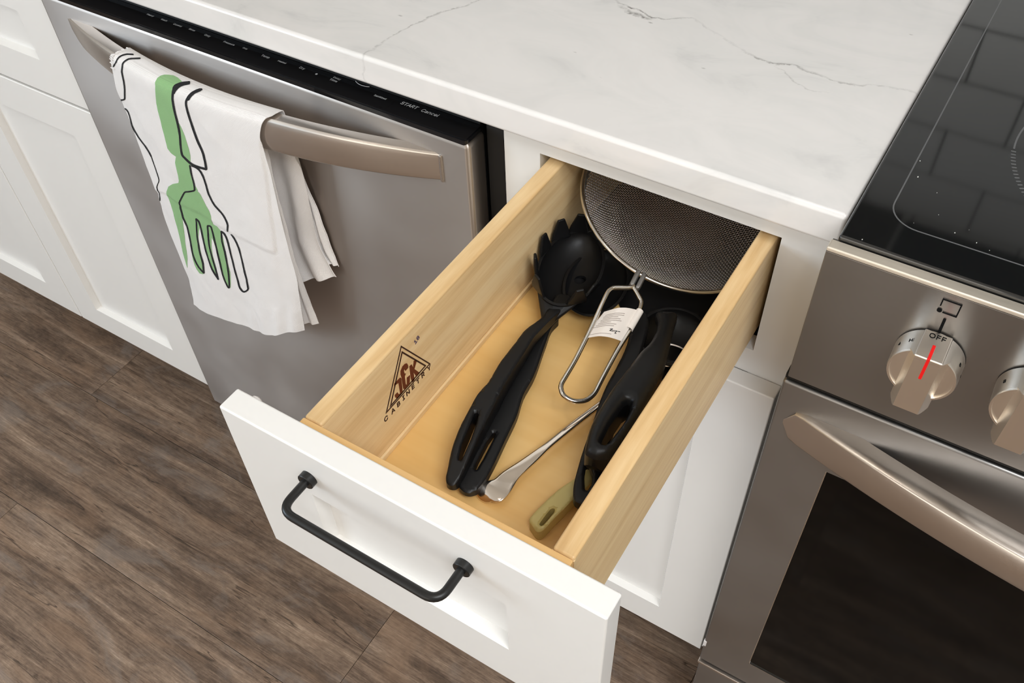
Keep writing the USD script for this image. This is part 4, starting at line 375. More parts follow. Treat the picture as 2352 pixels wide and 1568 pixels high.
def quartz():
    """white quartz with soft grey clouds and named veins: each vein follows a polyline (one coordinate as a function of the other)"""
    nd = {'g': ('geometry', {}), 's': ('separate_xyz', {}), 'wob': ('noise_texture', {'scale': 60.0, 'detail': 4.0, 'roughness': .6}), 'fine': ('noise_texture', {'scale': 240.0, 'detail': 3.0}),
          'cl': ('mapping', {'scale': (9.0, 16.0, 16.0), 'rotation': (0, 0, .35)}), 'cn': ('noise_texture', {'scale': 1.0, 'detail': 5.0, 'roughness': .6, 'distortion': .9}),
          'cr': ('rgb_ramp', {'ramp': [(.26, srgb(216, 213, 210)), (.40, srgb(228, 225, 221)), (.56, srgb(233, 229, 225)), (.8, srgb(236, 232, 228))]}),
          'p': ('principled_bsdf', {'roughness': .16, 'specular_ior_level': .5, 'coat_weight': .15, 'coat_roughness': .04})}
    lk = [('g.position', 's.vector'), ('g.position', 'wob.vector'), ('g.position', 'fine.vector'), ('g.position', 'cl.vector'), ('cl.vector', 'cn.vector'), ('cn.fac', 'cr.fac')]
    veins = [('x', [(-.30, .206, 0), (-.286, .2009, .8), (-.266, .1977, 1), (-.250, .1925, 1), (-.237, .1948, .5), (-.217, .2105, .25), (-.187, .1946, .2), (-.156, .1814, .12), (-.131, .1702, .75), (-.119, .1704, .8), (-.101, .177, .7), (-.080, .1741, .35), (-.059, .170, .45), (-.041, .174, .35), (-.026, .185, .3), (-.0035, .186, .2)], .0024),
             ('x', [(-.12, .169, 0), (-.106, .162, .3), (-.09, .150, .35), (-.078, .147, .3), (-.06, .15, 0)], .0018),
             ('x', [(-.292, .199, 0), (-.272, .191, .9), (-.258, .188, 1), (-.246, .190, 0)], .0045),
             ('x', [(-.70, .16, 0), (-.62, .17, .3), (-.55, .15, .3), (-.50, .16, .2), (-.42, .155, .3), (-.36, .17, 0)], .002),
             ('y', [(-.04, -.4584, .25), (-.0007, -.4524, .25), (.0358, -.4498, .3), (.0654, -.4459, .5), (.100, -.4343, .45), (.121, -.4227, .6), (.140, -.4147, .5), (.19, -.40, .4), (.27, -.37, .3)], .0022)]
    last = 'cr.color'
    for k, (axis, pts, w) in enumerate(veins):
        u0, u1 = pts[0][0], pts[-1][0]; v0 = min(p[1] for p in pts) - .01; v1 = max(p[1] for p in pts) + .01
        q = lambda s: f'{s}{k}'
        nd[q('u')] = ('map_range', {'from_min': u0, 'from_max': u1, 'to_min': 0.0, 'to_max': 1.0, 'clamp': True})
        nd[q('f')] = ('rgb_ramp', {'ramp': [((p[0] - u0) / (u1 - u0), ((p[1] - v0) / (v1 - v0),) * 3) for p in pts]})
        st_ = [((p[0] - u0) / (u1 - u0), (p[2],) * 3) for p in pts]; st_[0] = (st_[0][0], (0,) * 3); 
        if axis == 'x' and pts[-1][0] < -.01: st_[-1] = (1.0, (0,) * 3)
        nd[q('a')] = ('rgb_ramp', {'ramp': st_})
        nd[q('v')] = ('map_range', {'from_min': v0, 'from_max': v1, 'to_min': 0.0, 'to_max': 1.0, 'clamp': False})
        nd[q('d')] = ('math', {'math_type': 'subtract'}); nd[q('w')] = ('math', {'math_type': 'multiply_add', 'value2': .014 / (v1 - v0), 'value3': 0.0}); nd[q('w2')] = ('math', {'math_type': 'subtract', 'value2': .007 / (v1 - v0)})
        nd[q('e')] = ('math', {'math_type': 'add'}); nd[q('b')] = ('math', {'math_type': 'absolute'})
        nd[q('m')] = ('map_range', {'range_type': 'smoothstep', 'from_min': 0.0, 'from_max': w / (v1 - v0), 'to_min': 1.0, 'to_max': 0.0, 'clamp': True})
        nd[q('fr')] = ('map_range', {'from_min': .35, 'from_max': .65, 'to_min': .25, 'to_max': 1.0, 'clamp': True})
        nd[q('g1')] = ('math', {'math_type': 'multiply'}); nd[q('g2')] = ('math', {'math_type': 'multiply'}); nd[q('c')] = ('mix_color', {'b': srgb(118, 112, 106)})
        o = 'y' if axis == 'x' else 'x'
        lk += [(f's.{axis}', q('u') + '.value'), (q('u') + '.result', q('f') + '.fac'), (q('u') + '.result', q('a') + '.fac'), (f's.{o}', q('v') + '.value'), (q('v') + '.result', q('d') + '.value1'), (q('f') + '.color', q('d') + '.value2'),
               ('wob.fac', q('w') + '.value1'), (q('w') + '.value', q('w2') + '.value1'), (q('d') + '.value', q('e') + '.value1'), (q('w2') + '.value', q('e') + '.value2'), (q('e') + '.value', q('b') + '.value1'), (q('b') + '.value', q('m') + '.value'),
               ('fine.fac', q('fr') + '.value'), (q('m') + '.result', q('g1') + '.value1'), (q('a') + '.color', q('g1') + '.value2'), (q('g1') + '.value', q('g2') + '.value1'), (q('fr') + '.result', q('g2') + '.value2'), (q('g2') + '.value', q('c') + '.fac'), (last, q('c') + '.a')]
        last = q('c') + '.result'
    # sparse specks
    nd['sv'] = ('voronoi_texture', {'scale': 17.0}); nd['sn'] = ('math', {'math_type': 'multiply_add', 'value2': .06}); nd['sm'] = ('map_range', {'from_min': .045, 'from_max': .085, 'to_min': .55, 'to_max': 0.0, 'clamp': True}); nd['sc'] = ('mix_color', {'b': srgb(120, 114, 108)})
    nd['sp'] = ('mapping', {'scale': (1.0, 2.2, 2.2), 'rotation': (0, 0, .2)})
    lk += [('g.position', 'sp.vector'), ('sp.vector', 'sv.vector'), ('fine.fac', 'sn.value1'), ('sv.distance', 'sn.value3'), ('sn.value', 'sm.value'), ('sm.result', 'sc.fac'), (last, 'sc.a'), ('sc.result', 'p.base_color')]
    return mat('quartz', nd, lk)
quartz()

# ---------------------------------------------------------------- the room
X0, X1, Y0, Y1, ZC = -2.95, 1.95, -3.30, .65, 2.44
fl = thing('floor', 'grey-brown weathered wood-look plank floor', 'floor', kind='structure')
obj('subfloor', box(X0, X1, Y0, Y1, -.06, -.006), 'black_gap', fl, smooth=False)
pw, pl = .2345, 1.22
k = 0
rows = [(-.0745 - pw * i) for i in range(-3, 14)]
for i, y in enumerate(rows):
    a, b = max(Y0, y - pw), min(Y1, y)
    if b - a < .01: continue
    off = [-.36, .35, -.72, .05, .58][i % 5]
    x = X0 - (pl - off % pl)
    while x < X1:
        u, v = max(X0, x), min(X1, x + pl)
        if v - u > .02:
            obj('plank', rbox(u + .0003, v - .0003, a + .0003, b - .0003, -.006, 0, .0006), ['plank_a', 'plank_b', 'plank_a', 'plank_c'][k % 4], fl, smooth=False); k += 1
        x += pl
w = thing('wall_back', 'kitchen wall behind the counter with white subway tile backsplash', 'wall', kind='structure')
obj('plaster', box(X0, X1, Y1 + .008, Y1 + .12, 0, ZC), 'wall_paint', w, smooth=False)
obj('grout', box(-1.30, 1.06, Y1 + .003, Y1 + .0085, .915, 1.52), 'grout', w, smooth=False)
for r in range(8):
    z = .937 + .0765 * r
    if r == 0: z0 = .918
    sh = 0 if r % 2 else .0765
    for c in range(-9, 8):
        xa = .0095 - .0765 + sh + .153 * c
        if xa < -1.30 or xa + .153 > 1.06: continue
        obj('tile', rbox(xa + .0014, xa + .1516, Y1, Y1 + .008, z + .0014, z + .0751, .0012), 'tile_glaze', w, smooth=False)
struct = lambda n, m, mt, lb: obj(n, m, mt, None, smooth=False, label=lb, cat='wall', kind='structure')
wl = thing('wall_left', 'far left kitchen wall with a window', 'wall', kind='structure')
obj('plaster', box(X0 - .12, X0, Y0 - .12, Y1 + .12, 0, ZC) - box(X0 - .2, X0 + .1, -2.80, -1.50, .92, 2.08), 'wall_paint', wl, smooth=False)
obj('window_frame', box(X0 - .06, X0 + .015, -2.86, -1.44, .86, 2.14) - box(X0 - .2, X0 + .1, -2.79, -1.51, .93, 2.07), 'white_paint', wl, smooth=False)
obj('mullion', box(X0 - .03, X0 + .01, -2.165, -2.135, .93, 2.07), 'white_paint', wl, smooth=False)
wf = thing('wall_front', 'wall opposite the counter with a glazed door', 'wall', kind='structure')
obj('plaster', box(X0, X1, Y0 - .12, Y0, 0, ZC) - box(-1.40, .30, Y0 - .2, Y0 + .1, .22, 2.22), 'wall_paint', wf, smooth=False)
obj('door_frame', box(-1.46, .36, Y0 - .05, Y0 + .02, .16, 2.28) - box(-1.39, .29, Y0 - .2, Y0 + .1, .23, 2.21), 'white_paint', wf, smooth=False)
obj('mullion', box(-.57, -.53, Y0 - .02, Y0 + .015, .23, 2.21), 'white_paint', wf, smooth=False)
obj('wall_right', box(X1, X1 + .12, Y0 - .12, Y1 + .12, 0, ZC), 'wall_paint', None, smooth=False, label='wall at the right end of the kitchen', cat='wall', kind='structure')
obj('ceiling', box(X0, X1, Y0, Y1, ZC, ZC + .1), 'ceiling_paint', None, smooth=False, label='plain white kitchen ceiling', cat='ceiling', kind='structure')
for i, (x, y) in enumerate(CEILING_SPOTS):
    l = UsdLux.DiskLight.Define(stage, f'/World/downlight_{i+1:03d}')
    l.CreateRadiusAttr(.09); l.CreateIntensityAttr(SPOT_POWER); l.CreateColorAttr(Gf.Vec3f(*SPOT_COLOR)); l.AddTranslateOp().Set((x, y, ZC - .004))

# over-range microwave and wall cabinets above the frame: they shade the counter and show in the cooktop's reflection
mw = thing('microwave', 'black over-range microwave on the wall above the cooktop', 'microwave')
obj('body', rbox(.003, .757, .262, .648, 1.405, 1.830, .004), 'black_metal', mw)
obj('door', rbox(.003, .590, .238, .2615, 1.425, 1.830, .004), 'black_gloss', mw)
obj('control_panel', rbox(.592, .757, .240, .2615, 1.425, 1.830, .004), 'black_gloss', mw)
obj('door_handle', tube(fillet([(.565, .238, 1.47), (.565, .205, 1.47), (.565, .205, 1.79), (.565, .238, 1.79)], .012), .007, 14), 'handle_steel', mw)
UPPER_CABINETS = True

# ---------------------------------------------------------------- cabinets
def shaker(name, x0, x1, y0, z0, z1, parent, stile=.071, rail=.060, th=.019, depth=.0095, bev=.0035, panel_name='panel', label=None):
    """a shaker door or drawer front: frame mesh, its recessed panel a child"""
    outer = rbox(x0, x1, y0, y0 + th, z0, z1, .0016, True)
    a, b, c, d = x0 + stile, x1 - stile, z0 + rail, z1 - rail
    hole = hull([(a - bev, y0 - .001, c - bev), (b + bev, y0 - .001, c - bev), (a - bev, y0 - .001, d + bev), (b + bev, y0 - .001, d + bev), (a, y0 + depth, c), (b, y0 + depth, c), (a, y0 + depth, d), (b, y0 + depth, d)]) + box(a, b, y0 + depth - .001, y0 + th + .01, c, d)
    fr = obj(name, outer - hole, 'white_paint', parent, smooth=25, label=label)
    obj(panel_name, box(a - .004, b + .004, y0 + depth, y0 + th - .003, c - .004, d + .004), 'white_paint', fr, smooth=False)
    return fr
YD, YF = -.0018, .0172            # door fronts, face frame fronts
def carcass(x0, x1, parent, back=.62):
    t = .016
    obj('toe_kick', box(x0, x1, .085, .10, 0, .1118), 'toe_paint', parent, smooth=False)
    return cat(box(x0, x0 + t, YF + .019, back, .112, .8835), box(x1 - t, x1, YF + .019, back, .112, .8835), box(x0 + t, x1 - t, back - .008, back, .112, .8835), box(x0 + t, x1 - t, YF + .019, back, .112, .130))

wc = thing('wall_cabinet', 'white shaker wall cabinet hung above the counter', 'cabinet')
obj('carcass', box(-1.62, 0, .345, .648, 1.405, 2.25), 'white_paint', wc, smooth=False)
obj('bottom_panel', box(-1.615, -.005, .33, .648, 1.398, 1.4049), 'toe_paint', wc, smooth=False)  # unseen dark sheet added under the cabinet to darken the cooktop's reflection
for _x in (-1.62, -1.215, -.81, -.405): shaker('door', _x + .002, _x + .403, .3255, 1.407, 2.248, wc)
cl = thing('base_cabinet', 'white shaker sink cabinet with paired doors left of the dishwasher', 'cabinet')
obj('carcass', carcass(-1.603, -.9345, cl), 'white_paint', cl, smooth=False)
obj('face_frame', box(-1.603, -.9345, YF, YF + .019, .11, .8835) - box(-1.56, -.975, YF - .01, YF + .03, .15, .66) - box(-1.56, -.975, YF - .01, YF + .03, .72, .85), 'white_paint', cl, smooth=False)
shaker('false_drawer_front', -1.602, -.9350, YD, .6945, .872, cl, .072, .058)
shaker('door', -1.2655, -.9350, YD, .1318, .6905, cl)
shaker('door', -1.602, -1.2680, YD, .1318, .6905, cl)

cr_ = thing('base_cabinet', 'narrow white shaker cabinet with its drawer pulled open beside the range', 'cabinet')
obj('carcass', carcass(-.3105, -.0025, cr_), 'cabinet_inside', cr_, smooth=False)
obj('face_frame', rbox(-.3105, -.0025, YF, YF + .019, .11, .8835, .0008) - box(-.2718, -.0433, YF - .01, YF + .03, .721, .8597) - box(-.2718, -.0433, YF - .01, YF + .03, .15, .69), 'white_paint', cr_, smooth=False)
obj('drawer_slide', cat(box(-.0433, -.0405, YF + .022, .55, .735, .782), box(-.2746, -.2718, YF + .022, .55, .735, .782)), 'black_metal', cr_, smooth=False)
shaker('door', -.3035, -.0095, YD, .1385, .6905, cr_)
# the open drawer: a wooden box behind a shaker front
ZB, ZT, ZFL = .7365, .8550, .7530
dr = obj('drawer', rbox(-.2647, -.0477, -.333, -.3205, ZB, ZT - .0004, .0012), 'maple_cross', cr_, smooth=25, label='open maple drawer box')
obj('drawer_back', rbox(-.2647, -.0477, .192, .2045, ZB, ZT - .002, .0012), 'maple_cross', dr, smooth=25)
for _a, _b in ((-.2647, -.2490), (-.0634, -.0477)):
    sd_ = obj('drawer_side', box(_a, _b, -.3203, .1918, ZB, ZT - .0031), 'maple_face', dr, smooth=False)
    obj('edge_band', rbox(_a, _b, -.3203, .1918, ZT - .0055, ZT, .0022, True) ^ box(_a - 1, _b + 1, -1, 1, ZT - .003, 1), 'maple', dr)
obj('drawer_bottom', box(-.2520, -.0600, -.3240, .1950, ZFL - .006, ZFL), 'birch_ply', dr, smooth=False)
obj('bottom_strip', rbox(-.2490, -.2462, -.3203, .1918, ZFL, ZFL + .0060, .001), 'maple_face', dr, smooth=25)
fr = shaker('drawer_front', -.3098, -.0091, -.352, .6932, .872, dr, .073, .058)
def pull():
    x0, x1, z, y = -.2355, -.1080, .8418, -.352
    bar = tube(fillet([(x0, y - .004, z), (x0, y - .0300, z), (x1, y - .0300, z), (x1, y - .004, z)], .011, 8), .0031, 16)
    ros = [place(lathe([(0, 0), (.0064, 0), (.0064, .0048), (.0060, .0052), (0, .0052)], 40), (1, 0, 0), (0, 0, 1), (0, -1, 0), (x, y, z)) for x in (x0, x1)]
    cuff = [place(lathe([(0, 0), (.0050, 0), (.0050, .0016), (0, .0016)], 32), (1, 0, 0), (0, 0, 1), (0, -1, 0), (x, y - .0058, z)) for x in (x0, x1)]
    return bar, ros, cuff
bar, ros, cuff = pull()
obj('pull_handle', cat(bar, *ros), 'black_metal', dr, label='black bar pull')
obj('bumper', place(lathe([(0, 0), (.0045, 0), (.0045, .0018), (.003, .003), (0, .0032)], 24), (1, 0, 0), (0, 0, 1), (0, 1, 0), (-.2945, -.3331, .8655)), 'rubber_pad', dr)
# burnt-in maker's mark on the inner left side
def yz_poly(pts, holes=()):
    p = Polygon(pts, holes).buffer(0)
    return p
def on_side(poly, th=.0003):
    """polygon in (y, z) laid on the inner face of the left drawer side"""
    m = tri(prism(poly, 0, th))
    return place(m, (0, 1, 0), (0, 0, 1), (1, 0, 0), (-.2490, 0, 0))
lo, li = Polygon(LOGO_OUT), Polygon(LOGO_IN)
tri_lines = [lo.difference(lo.buffer(-.0011)), li.difference(li.buffer(-.0013))]
obj('printed_mark', cat(*[on_side(p) for p in tri_lines]), 'print_darkbrown', dr, smooth=False, label='dark brown printed triangle outline')
obj('printed_letters', cat(*[on_side(g) for q in (LOGO_J, LOGO_C, LOGO_K) for p in [Polygon(q).buffer(0)] for g in getattr(p, 'geoms', [p])]), 'print_brown', dr, smooth=False, label='brown printed monogram letters')
LT = np.array(LOGO_TEXT); du = (LT[-1] - LT[0]) / 8; dn = du / np.linalg.norm(du)
wd = []
for ch, (y, z) in zip('CABINETRY', LT):
    t = meshkit.text_mesh(ch, .0050, .0003, True); t.apply_translation([-t.bounds[:, 0].mean(), -.0030, 0])
    wd.append(place(t, (0, dn[0], dn[1]), (0, -dn[1] * .0 + .0, 1), (1, 0, 0), (-.2490, y, z)))
obj('printed_word', cat(*wd), 'print_darkbrown', dr, smooth=False)
sm = (np.array(STAMP18[0]) + STAMP18[1]) / 2
obj('size_stamp', lettering('18', .0042, (0, .94, .34), (0, -.34, .94), (1, 0, 0), (-.2490, sm[0], sm[1]), .0003, True, True), 'print_purple', dr, smooth=False)

# ---------------------------------------------------------------- countertop
obj('countertop', rbox(-2.60, .0040, 0.0, .648, .8837, .914, .0042, True), 'quartz', None, label='white quartz countertop with thin grey veins over the dishwasher and drawer', cat='countertop')

# ---------------------------------------------------------------- dishwasher
dw = thing('dishwasher', 'stainless steel dishwasher with a bowed bar handle under the counter', 'dishwasher')
DX0, DX1, DYF = -.9330, -.3332, -.0080
obj('door', rbox(DX0, DX1, DYF, .0215, .100, .8612, .0050, True), 'door_steel', dw)
obj('tub', box(DX0 + .006, DX1 - .006, .0216, .60, .10, .872), 'black_gap', dw, smooth=False)
obj('side_gap', box(DX1 + .0005, -.3108, .0225, .05, .02, .8834), 'black_gap', dw, smooth=False)
obj('kick_plate', box(DX0, DX1, .010, .03, .012, .099), 'black_metal', dw, smooth=False)
p = Polygon([(DX0 + .002, DYF + .0012), (DX1 - .0028, DYF + .0012), (DX1 - .0028, .0215), (DX0 + .002, .0215)])
p = p.buffer(-.0035).buffer(.0035, quad_segs=6)
strip = prism(p, .8590, .8643)
strip_lo = prism(p.buffer(-.0012), .8643, .8655)
cs = obj('control_strip', cat(strip, strip_lo), 'black_gloss', dw, smooth=False)
words = [('Heavy', -.7721, .0149, .0042), ('Wash', -.7501, .0147, .0042), ('Control', -.7304, .0140, .0042), ('Rinse', -.7077, .0146, .0042), ('Only', -.6840, .0138, .0046), ('Pressure', -.6560, .0136, .0044), ('Only', -.6295, .0146, .0036), ('Temp', -.6021, .0128, .0048), ('Heated', -.5800, .0134, .0038), ('Dry', -.5522, .0144, .0050), ('Delay', -.5105, .0174, .0042), ('Time', -.5112, .0125, .0048), ('Sanitized', -.4552, .0121, .0040)]
ws = [lettering(t, h * .62, (1, 0, 0), (0, 1, 0), (0, 0, 1), (x, y - .002, .8655), .0001) for t, x, y, h in words]
ws += [lettering('\u2022', .006, (1, 0, 0), (0, 1, 0), (0, 0, 1), (-.5312, .010, .8655), .0001)]
for w_ in ws: obj('lettering', w_, 'print_white', cs, smooth=False)
obj('lettering', lettering('START', .0044, (1, 0, 0), (.18, .98, 0), (0, 0, 1), (-.4250, .0118, .8655), .0001, True), 'print_white', cs, smooth=False)
obj('lettering', lettering('Cancel', .0044, (1, 0, 0), (.18, .98, 0), (0, 0, 1), (-.4005, .0113, .8655), .0001), 'print_white', cs, smooth=False)
a = np.linspace(np.radians(200), np.radians(300), 14)
obj('dial_mark', tube(np.stack([-.4760 + .016 * np.cos(a), .0320 + .0135 * np.sin(a), np.full(14, .8656)], 1), .0004, 6), 'print_white', cs)
# bowed handle
def bow(x, xc, hw, b): return -b * max(0.0, 1 - ((x - xc) / hw) ** 2)
def bow_handle(xc, hw, b, y0, zt, zb, th, n=56, dome=.004, corner=.0025, top_r=.002, shape=None):
    rings = []
    for x in np.linspace(xc - hw, xc + hw, n):
        yf = y0 + bow(x, xc, hw, b); e = 1 - ((x - xc) / hw) ** 2
        if shape: zt, zb = shape(x, e)
        yb = min(y0 + .006, yf + th * (.55 + .45 * min(1, 4 * e)))
        zm, hz = (zt + zb) / 2, (zt - zb) / 2
        ring = [(yb, zb + corner), (yf + top_r, zb), (yf + .0005, zb + .0012)]
        for q in np.linspace(-.85, .85, 7): ring.append((yf - dome * e * (1 - q * q) * .6, zm + hz * q))
        ring += [(yf + .0005, zt - .0012), (yf + top_r, zt), (yb - .002, zt - .0005), (yb, zt - corner)]
        rings.append([(x, y, z) for y, z in ring])
    V = np.array(rings); m, s = V.shape[:2]; P = V.reshape(-1, 3)
    i, j = np.meshgrid(np.arange(m - 1), np.arange(s), indexing='ij'); a0 = i * s + j; a1 = i * s + (j + 1) % s
    F = np.vstack([np.stack([a0, a1, a1 + s], -1).reshape(-1, 3), np.stack([a0, a1 + s, a0 + s], -1).reshape(-1, 3)])
    P = np.vstack([P, V[0].mean(0), V[-1].mean(0)]); k = np.arange(s)
    F = np.vstack([F, np.stack([np.full(s, len(P) - 2), (k + 1) % s, k], 1), np.stack([np.full(s, len(P) - 1), (m - 1) * s + k, (m - 1) * s + (k + 1) % s], 1)])
    t = trimesh.Trimesh(P, F, process=False)
    if t.volume < 0: t.invert()
    return t
obj('handle', bow_handle(-.629, .2625, .046, DYF, .8405, .8075, .0155, shape=lambda x, e: (.8405 + .0035 * e, .8085 - .0065 * e + .016 * max(0, (-.868 - x) / .0235) ** 2)), 'handle_steel', dw, smooth=40)
obj('handle_end', cat(rbox(-.3680, -.3645, DYF - .0022, DYF + .002, .8085, .8395, .0010)), 'chrome', dw)

# ---------------------------------------------------------------- range
rg = thing('range', 'stainless steel electric range with black glass cooktop right of the drawer', 'range')
RX1 = .757
obj('body', box(.006, RX1 - .004, -.022, .63, .06, .9115), 'black_metal', rg, smooth=False)
ct = obj('cooktop', rbox(.0050, RX1, -.0278, .630, .9115, .9180, .0022, True), 'cooktop_glass', rg)
pb = Polygon([(.028, .004), (RX1 - .023, .004), (RX1 - .023, .60), (.028, .60)]).buffer(-.024).buffer(.024, quad_segs=10)
obj('border_line', prism(pb.difference(pb.buffer(-.0011)), .9179, .91815), 'print_grey', ct, smooth=False)
BC, BR = (.2114, .1523), .1226
arc = [(BC[0] + BR * math.cos(t), BC[1] + BR * math.sin(t)) for t in np.linspace(math.radians(-186), math.radians(8), 80)]
arc = [(BC[0] + BR * math.cos(t), BC[1] + BR * math.sin(t)) for t in np.linspace(math.radians(-5), math.radians(186), 80)]
dots = [prism(LineString([(BC[0] + (BR - .0012) * math.cos(t), BC[1] + (BR - .0012) * math.sin(t)), (BC[0] + (BR + .0012) * math.cos(t), BC[1] + (BR + .0012) * math.sin(t))]).buffer(.0007), .9179, .91812) for t in np.radians(np.arange(188, 352, 2.0))]
obj('burner_ring', cat(prism(LineString(arc).buffer(.0007), .9179, .91812), *dots), 'print_grey', ct, smooth=False)
YP = -.0385
obj('trim', rbox(.0008, RX1 + .002, YP - .0002, -.0283, .9098, .9140, .0013, True), 'trim_steel', rg)
cp = obj('control_panel', rbox(.0008, RX1 + .002, YP + .0004, -.0220, .7680, .9096, .0008), 'range_steel', rg)
obj('panel_lip', rbox(-.0015, RX1 + .003, YP + .004, -.0220, .7615, .7672, .0010), 'black_gap', rg)
# burner icon above the knob: open square with a dot in its lower left corner
def on_panel(poly, th=.0003): return place(tri(prism(poly, 0, th)), (1, 0, 0), (0, 0, 1), (0, -1, 0), (0, YP, 0))
def icon(xo):
    sq = [(.0857 + xo, .8975), (.0857 + xo, .9035), (.0980 + xo, .9035), (.0980 + xo, .8920), (.0890 + xo, .8920)]
    return [on_panel(LineString(sq).buffer(.00045, join_style=1)), on_panel(Point(.0863 + xo, .8928).buffer(.0017)), on_panel(LineString([(.0920 + xo, .886), (.0922 + xo, .874)]).buffer(.0010))]
def knob(xc, zc, xo, turn, hi):
    kb = obj('knob', tri(place(lathe([(0, 0), (.0245, 0), (.0243, .0205), (.0237, .0222), (.0222, .0222), (.0220, .0208), (0, .0208)], 72), (1, 0, 0), (0, 0, 1), (0, -1, 0), (xc, YP - .001, zc))), 'knob_steel', rg, smooth=30, label='brushed steel burner knob')
    # grip bar with sloping flanks
    c, s = math.cos(turn), math.sin(turn)
    ex, ez = (c, 0, s), (-s, 0, c)
    pr = [(-.0138, .0205), (-.0112, .0255), (-.0090, .0298), (.0090, .0298), (.0112, .0255), (.0138, .0205)]
    low = [(x, y) for x, y in pr] + [(.0138, .004), (-.0138, .004)]
    g = m3.CrossSection([np.array(low)[::-1]]).extrude(.0580).translate((0, 0, -.0325))
    lim = place(lathe([(0, -.001), (.0250, -.001), (.0250, .0305), (0, .0305)], 72), (1, 0, 0), (0, 0, 1), (0, 1, 0), (0, 0, 0))
    tail = rbox(-.0140, .0140, 0, .031, -.0325, 0, .004, True)
    g = g ^ (lim + tail)
    obj('grip', place(tri(g), ex, (0, -1, 0), ez, (xc, YP - .001, zc)), 'knob_steel', kb, smooth=25)
    top = rbox(-.0098, .0098, .0010, .0300, .0212, .0256, .0012, True)
    obj('off_block', place(tri(top), ex, (0, -1, 0), ez, (xc, YP - .001, zc)), 'knob_steel', kb, smooth=25)
    red = [tri(rbox(-.0011, .0011, .0292, .0303, .0045, .0258, .0004)), tri(rbox(-.0011, .0011, .0150, .0303, .0252, .0260, .0003))]
    obj('indicator', cat(*[place(m, ex, (0, -1, 0), ez, (xc, YP - .001, zc)) for m in red]), 'print_red', kb, smooth=False, label='red indicator line')
    tx = meshkit.text_mesh('OFF', .0046, .0003); tx.apply_translation([-tx.bounds[:, 0].mean(), 0, 0])
    obj('lettering', place(tx, ex, (0, 1, 0), ez, (xc + ez[0] * .0256, YP - .0095, zc + ez[2] * .0256)), 'print_black', kb, smooth=False)
    parts = []
    for t, deg in hi:
        m = meshkit.text_mesh(t, .0032, .0003); m.apply_translation([-m.bounds[:, 0].mean(), 0, 0])
        q = math.radians(deg); n = np.array([math.sin(q), 0, math.cos(q)]); e = np.array([math.cos(q), 0, -math.sin(q)])
        parts.append(place(m, e, (0, 1, 0), n, np.array([xc, YP - .0135, zc]) + n * .0243))
    for q_ in parts: obj('lettering', q_, 'print_black', kb, smooth=False)
knob(.0928, .8490, 0, 0.0, [('Hi', -38), ('2', -30), ('4', -62), ('8', 58), ('6', 84)])
knob(.1645, .8500, .072, 0.0, [('Hi', -22), ('8', -60)])
for _o in (0, .0715): obj('burner_icon', cat(*icon(_o)), 'print_black', cp, smooth=False, label='black burner position mark')
YO = -.036
wx0, wx1, wz0, wz1 = .0565, RX1 - .055, .2440, .6660
od = obj('oven_door', rbox(-.0022, RX1 + .003, YO, -.006, .1885, .7590, .0025, True) - box(wx0, wx1, YO - .01, YO + .0030, wz0, wz1), 'range_door_steel', rg, smooth=25)
obj('oven_window', rbox(wx0 + .0006, wx1 - .0006, YO + .0012, YO + .004, wz0 + .0006, wz1 - .0006, .0005), 'oven_glass', od, smooth=False)
obj('window_rim', cat(box(wx0 - .0001, wx0 + .0009, YO - .0003, YO + .002, wz0, wz1), box(wx0, wx1, YO - .0003, YO + .002, wz0 - .0001, wz0 + .0009)), 'chrome', od, smooth=False)
obj('oven_handle', bow_handle(.378, .370, .058, YO, .7290, .6890, .021, 90, .008, .004, .006, shape=lambda x, e: (.7090 + .0200 * min(1, math.sqrt(max(.02, 1 - max(0, 1 - (x - .008) / .014) ** 2))), .7090 - .0200 * min(1, math.sqrt(max(.02, 1 - max(0, 1 - (x - .008) / .014) ** 2))))), 'handle_steel', od, smooth=40)
obj('hinge_clip', rbox(-.0030, .0012, YO - .0008, YO + .004, .2290, .2420, .0008), 'rubber_pad', od)
sd = obj('storage_drawer', rbox(-.0015, RX1 + .003, YO + .001, -.006, .060, .1790, .0025, True), 'range_door_steel', rg)
obj('drawer_lip', rbox(-.0030, RX1 + .003, YO - .0025, -.006, .1790, .1835, .0012), 'handle_steel', sd)
cr1 = thing('crumbs', 'pale crumbs scattered on the front corner of the black cooktop', 'crumbs', kind='stuff')
_cr = []
for x, y, r in [(.0308, .0873, .0006), (.0349, .0665, .0009), (.0523, .0547, .0005), (.0751, .0157, .0007), (.0909, .0125, .0007), (.0206, -.0240, .0006), (.060, .030, .0004), (.047, .012, .0004), (.083, .024, .0004), (.1005, .009, .0004)]:
    m = trimesh.creation.icosphere(1, r * .62); m.vertices *= RNG.uniform(.7, 1.3, 3); m.apply_translation([x, y, .918 + r * .35]); _cr.append(m)
obj('crumb', cat(*_cr), 'crumb', cr1, kind='stuff')

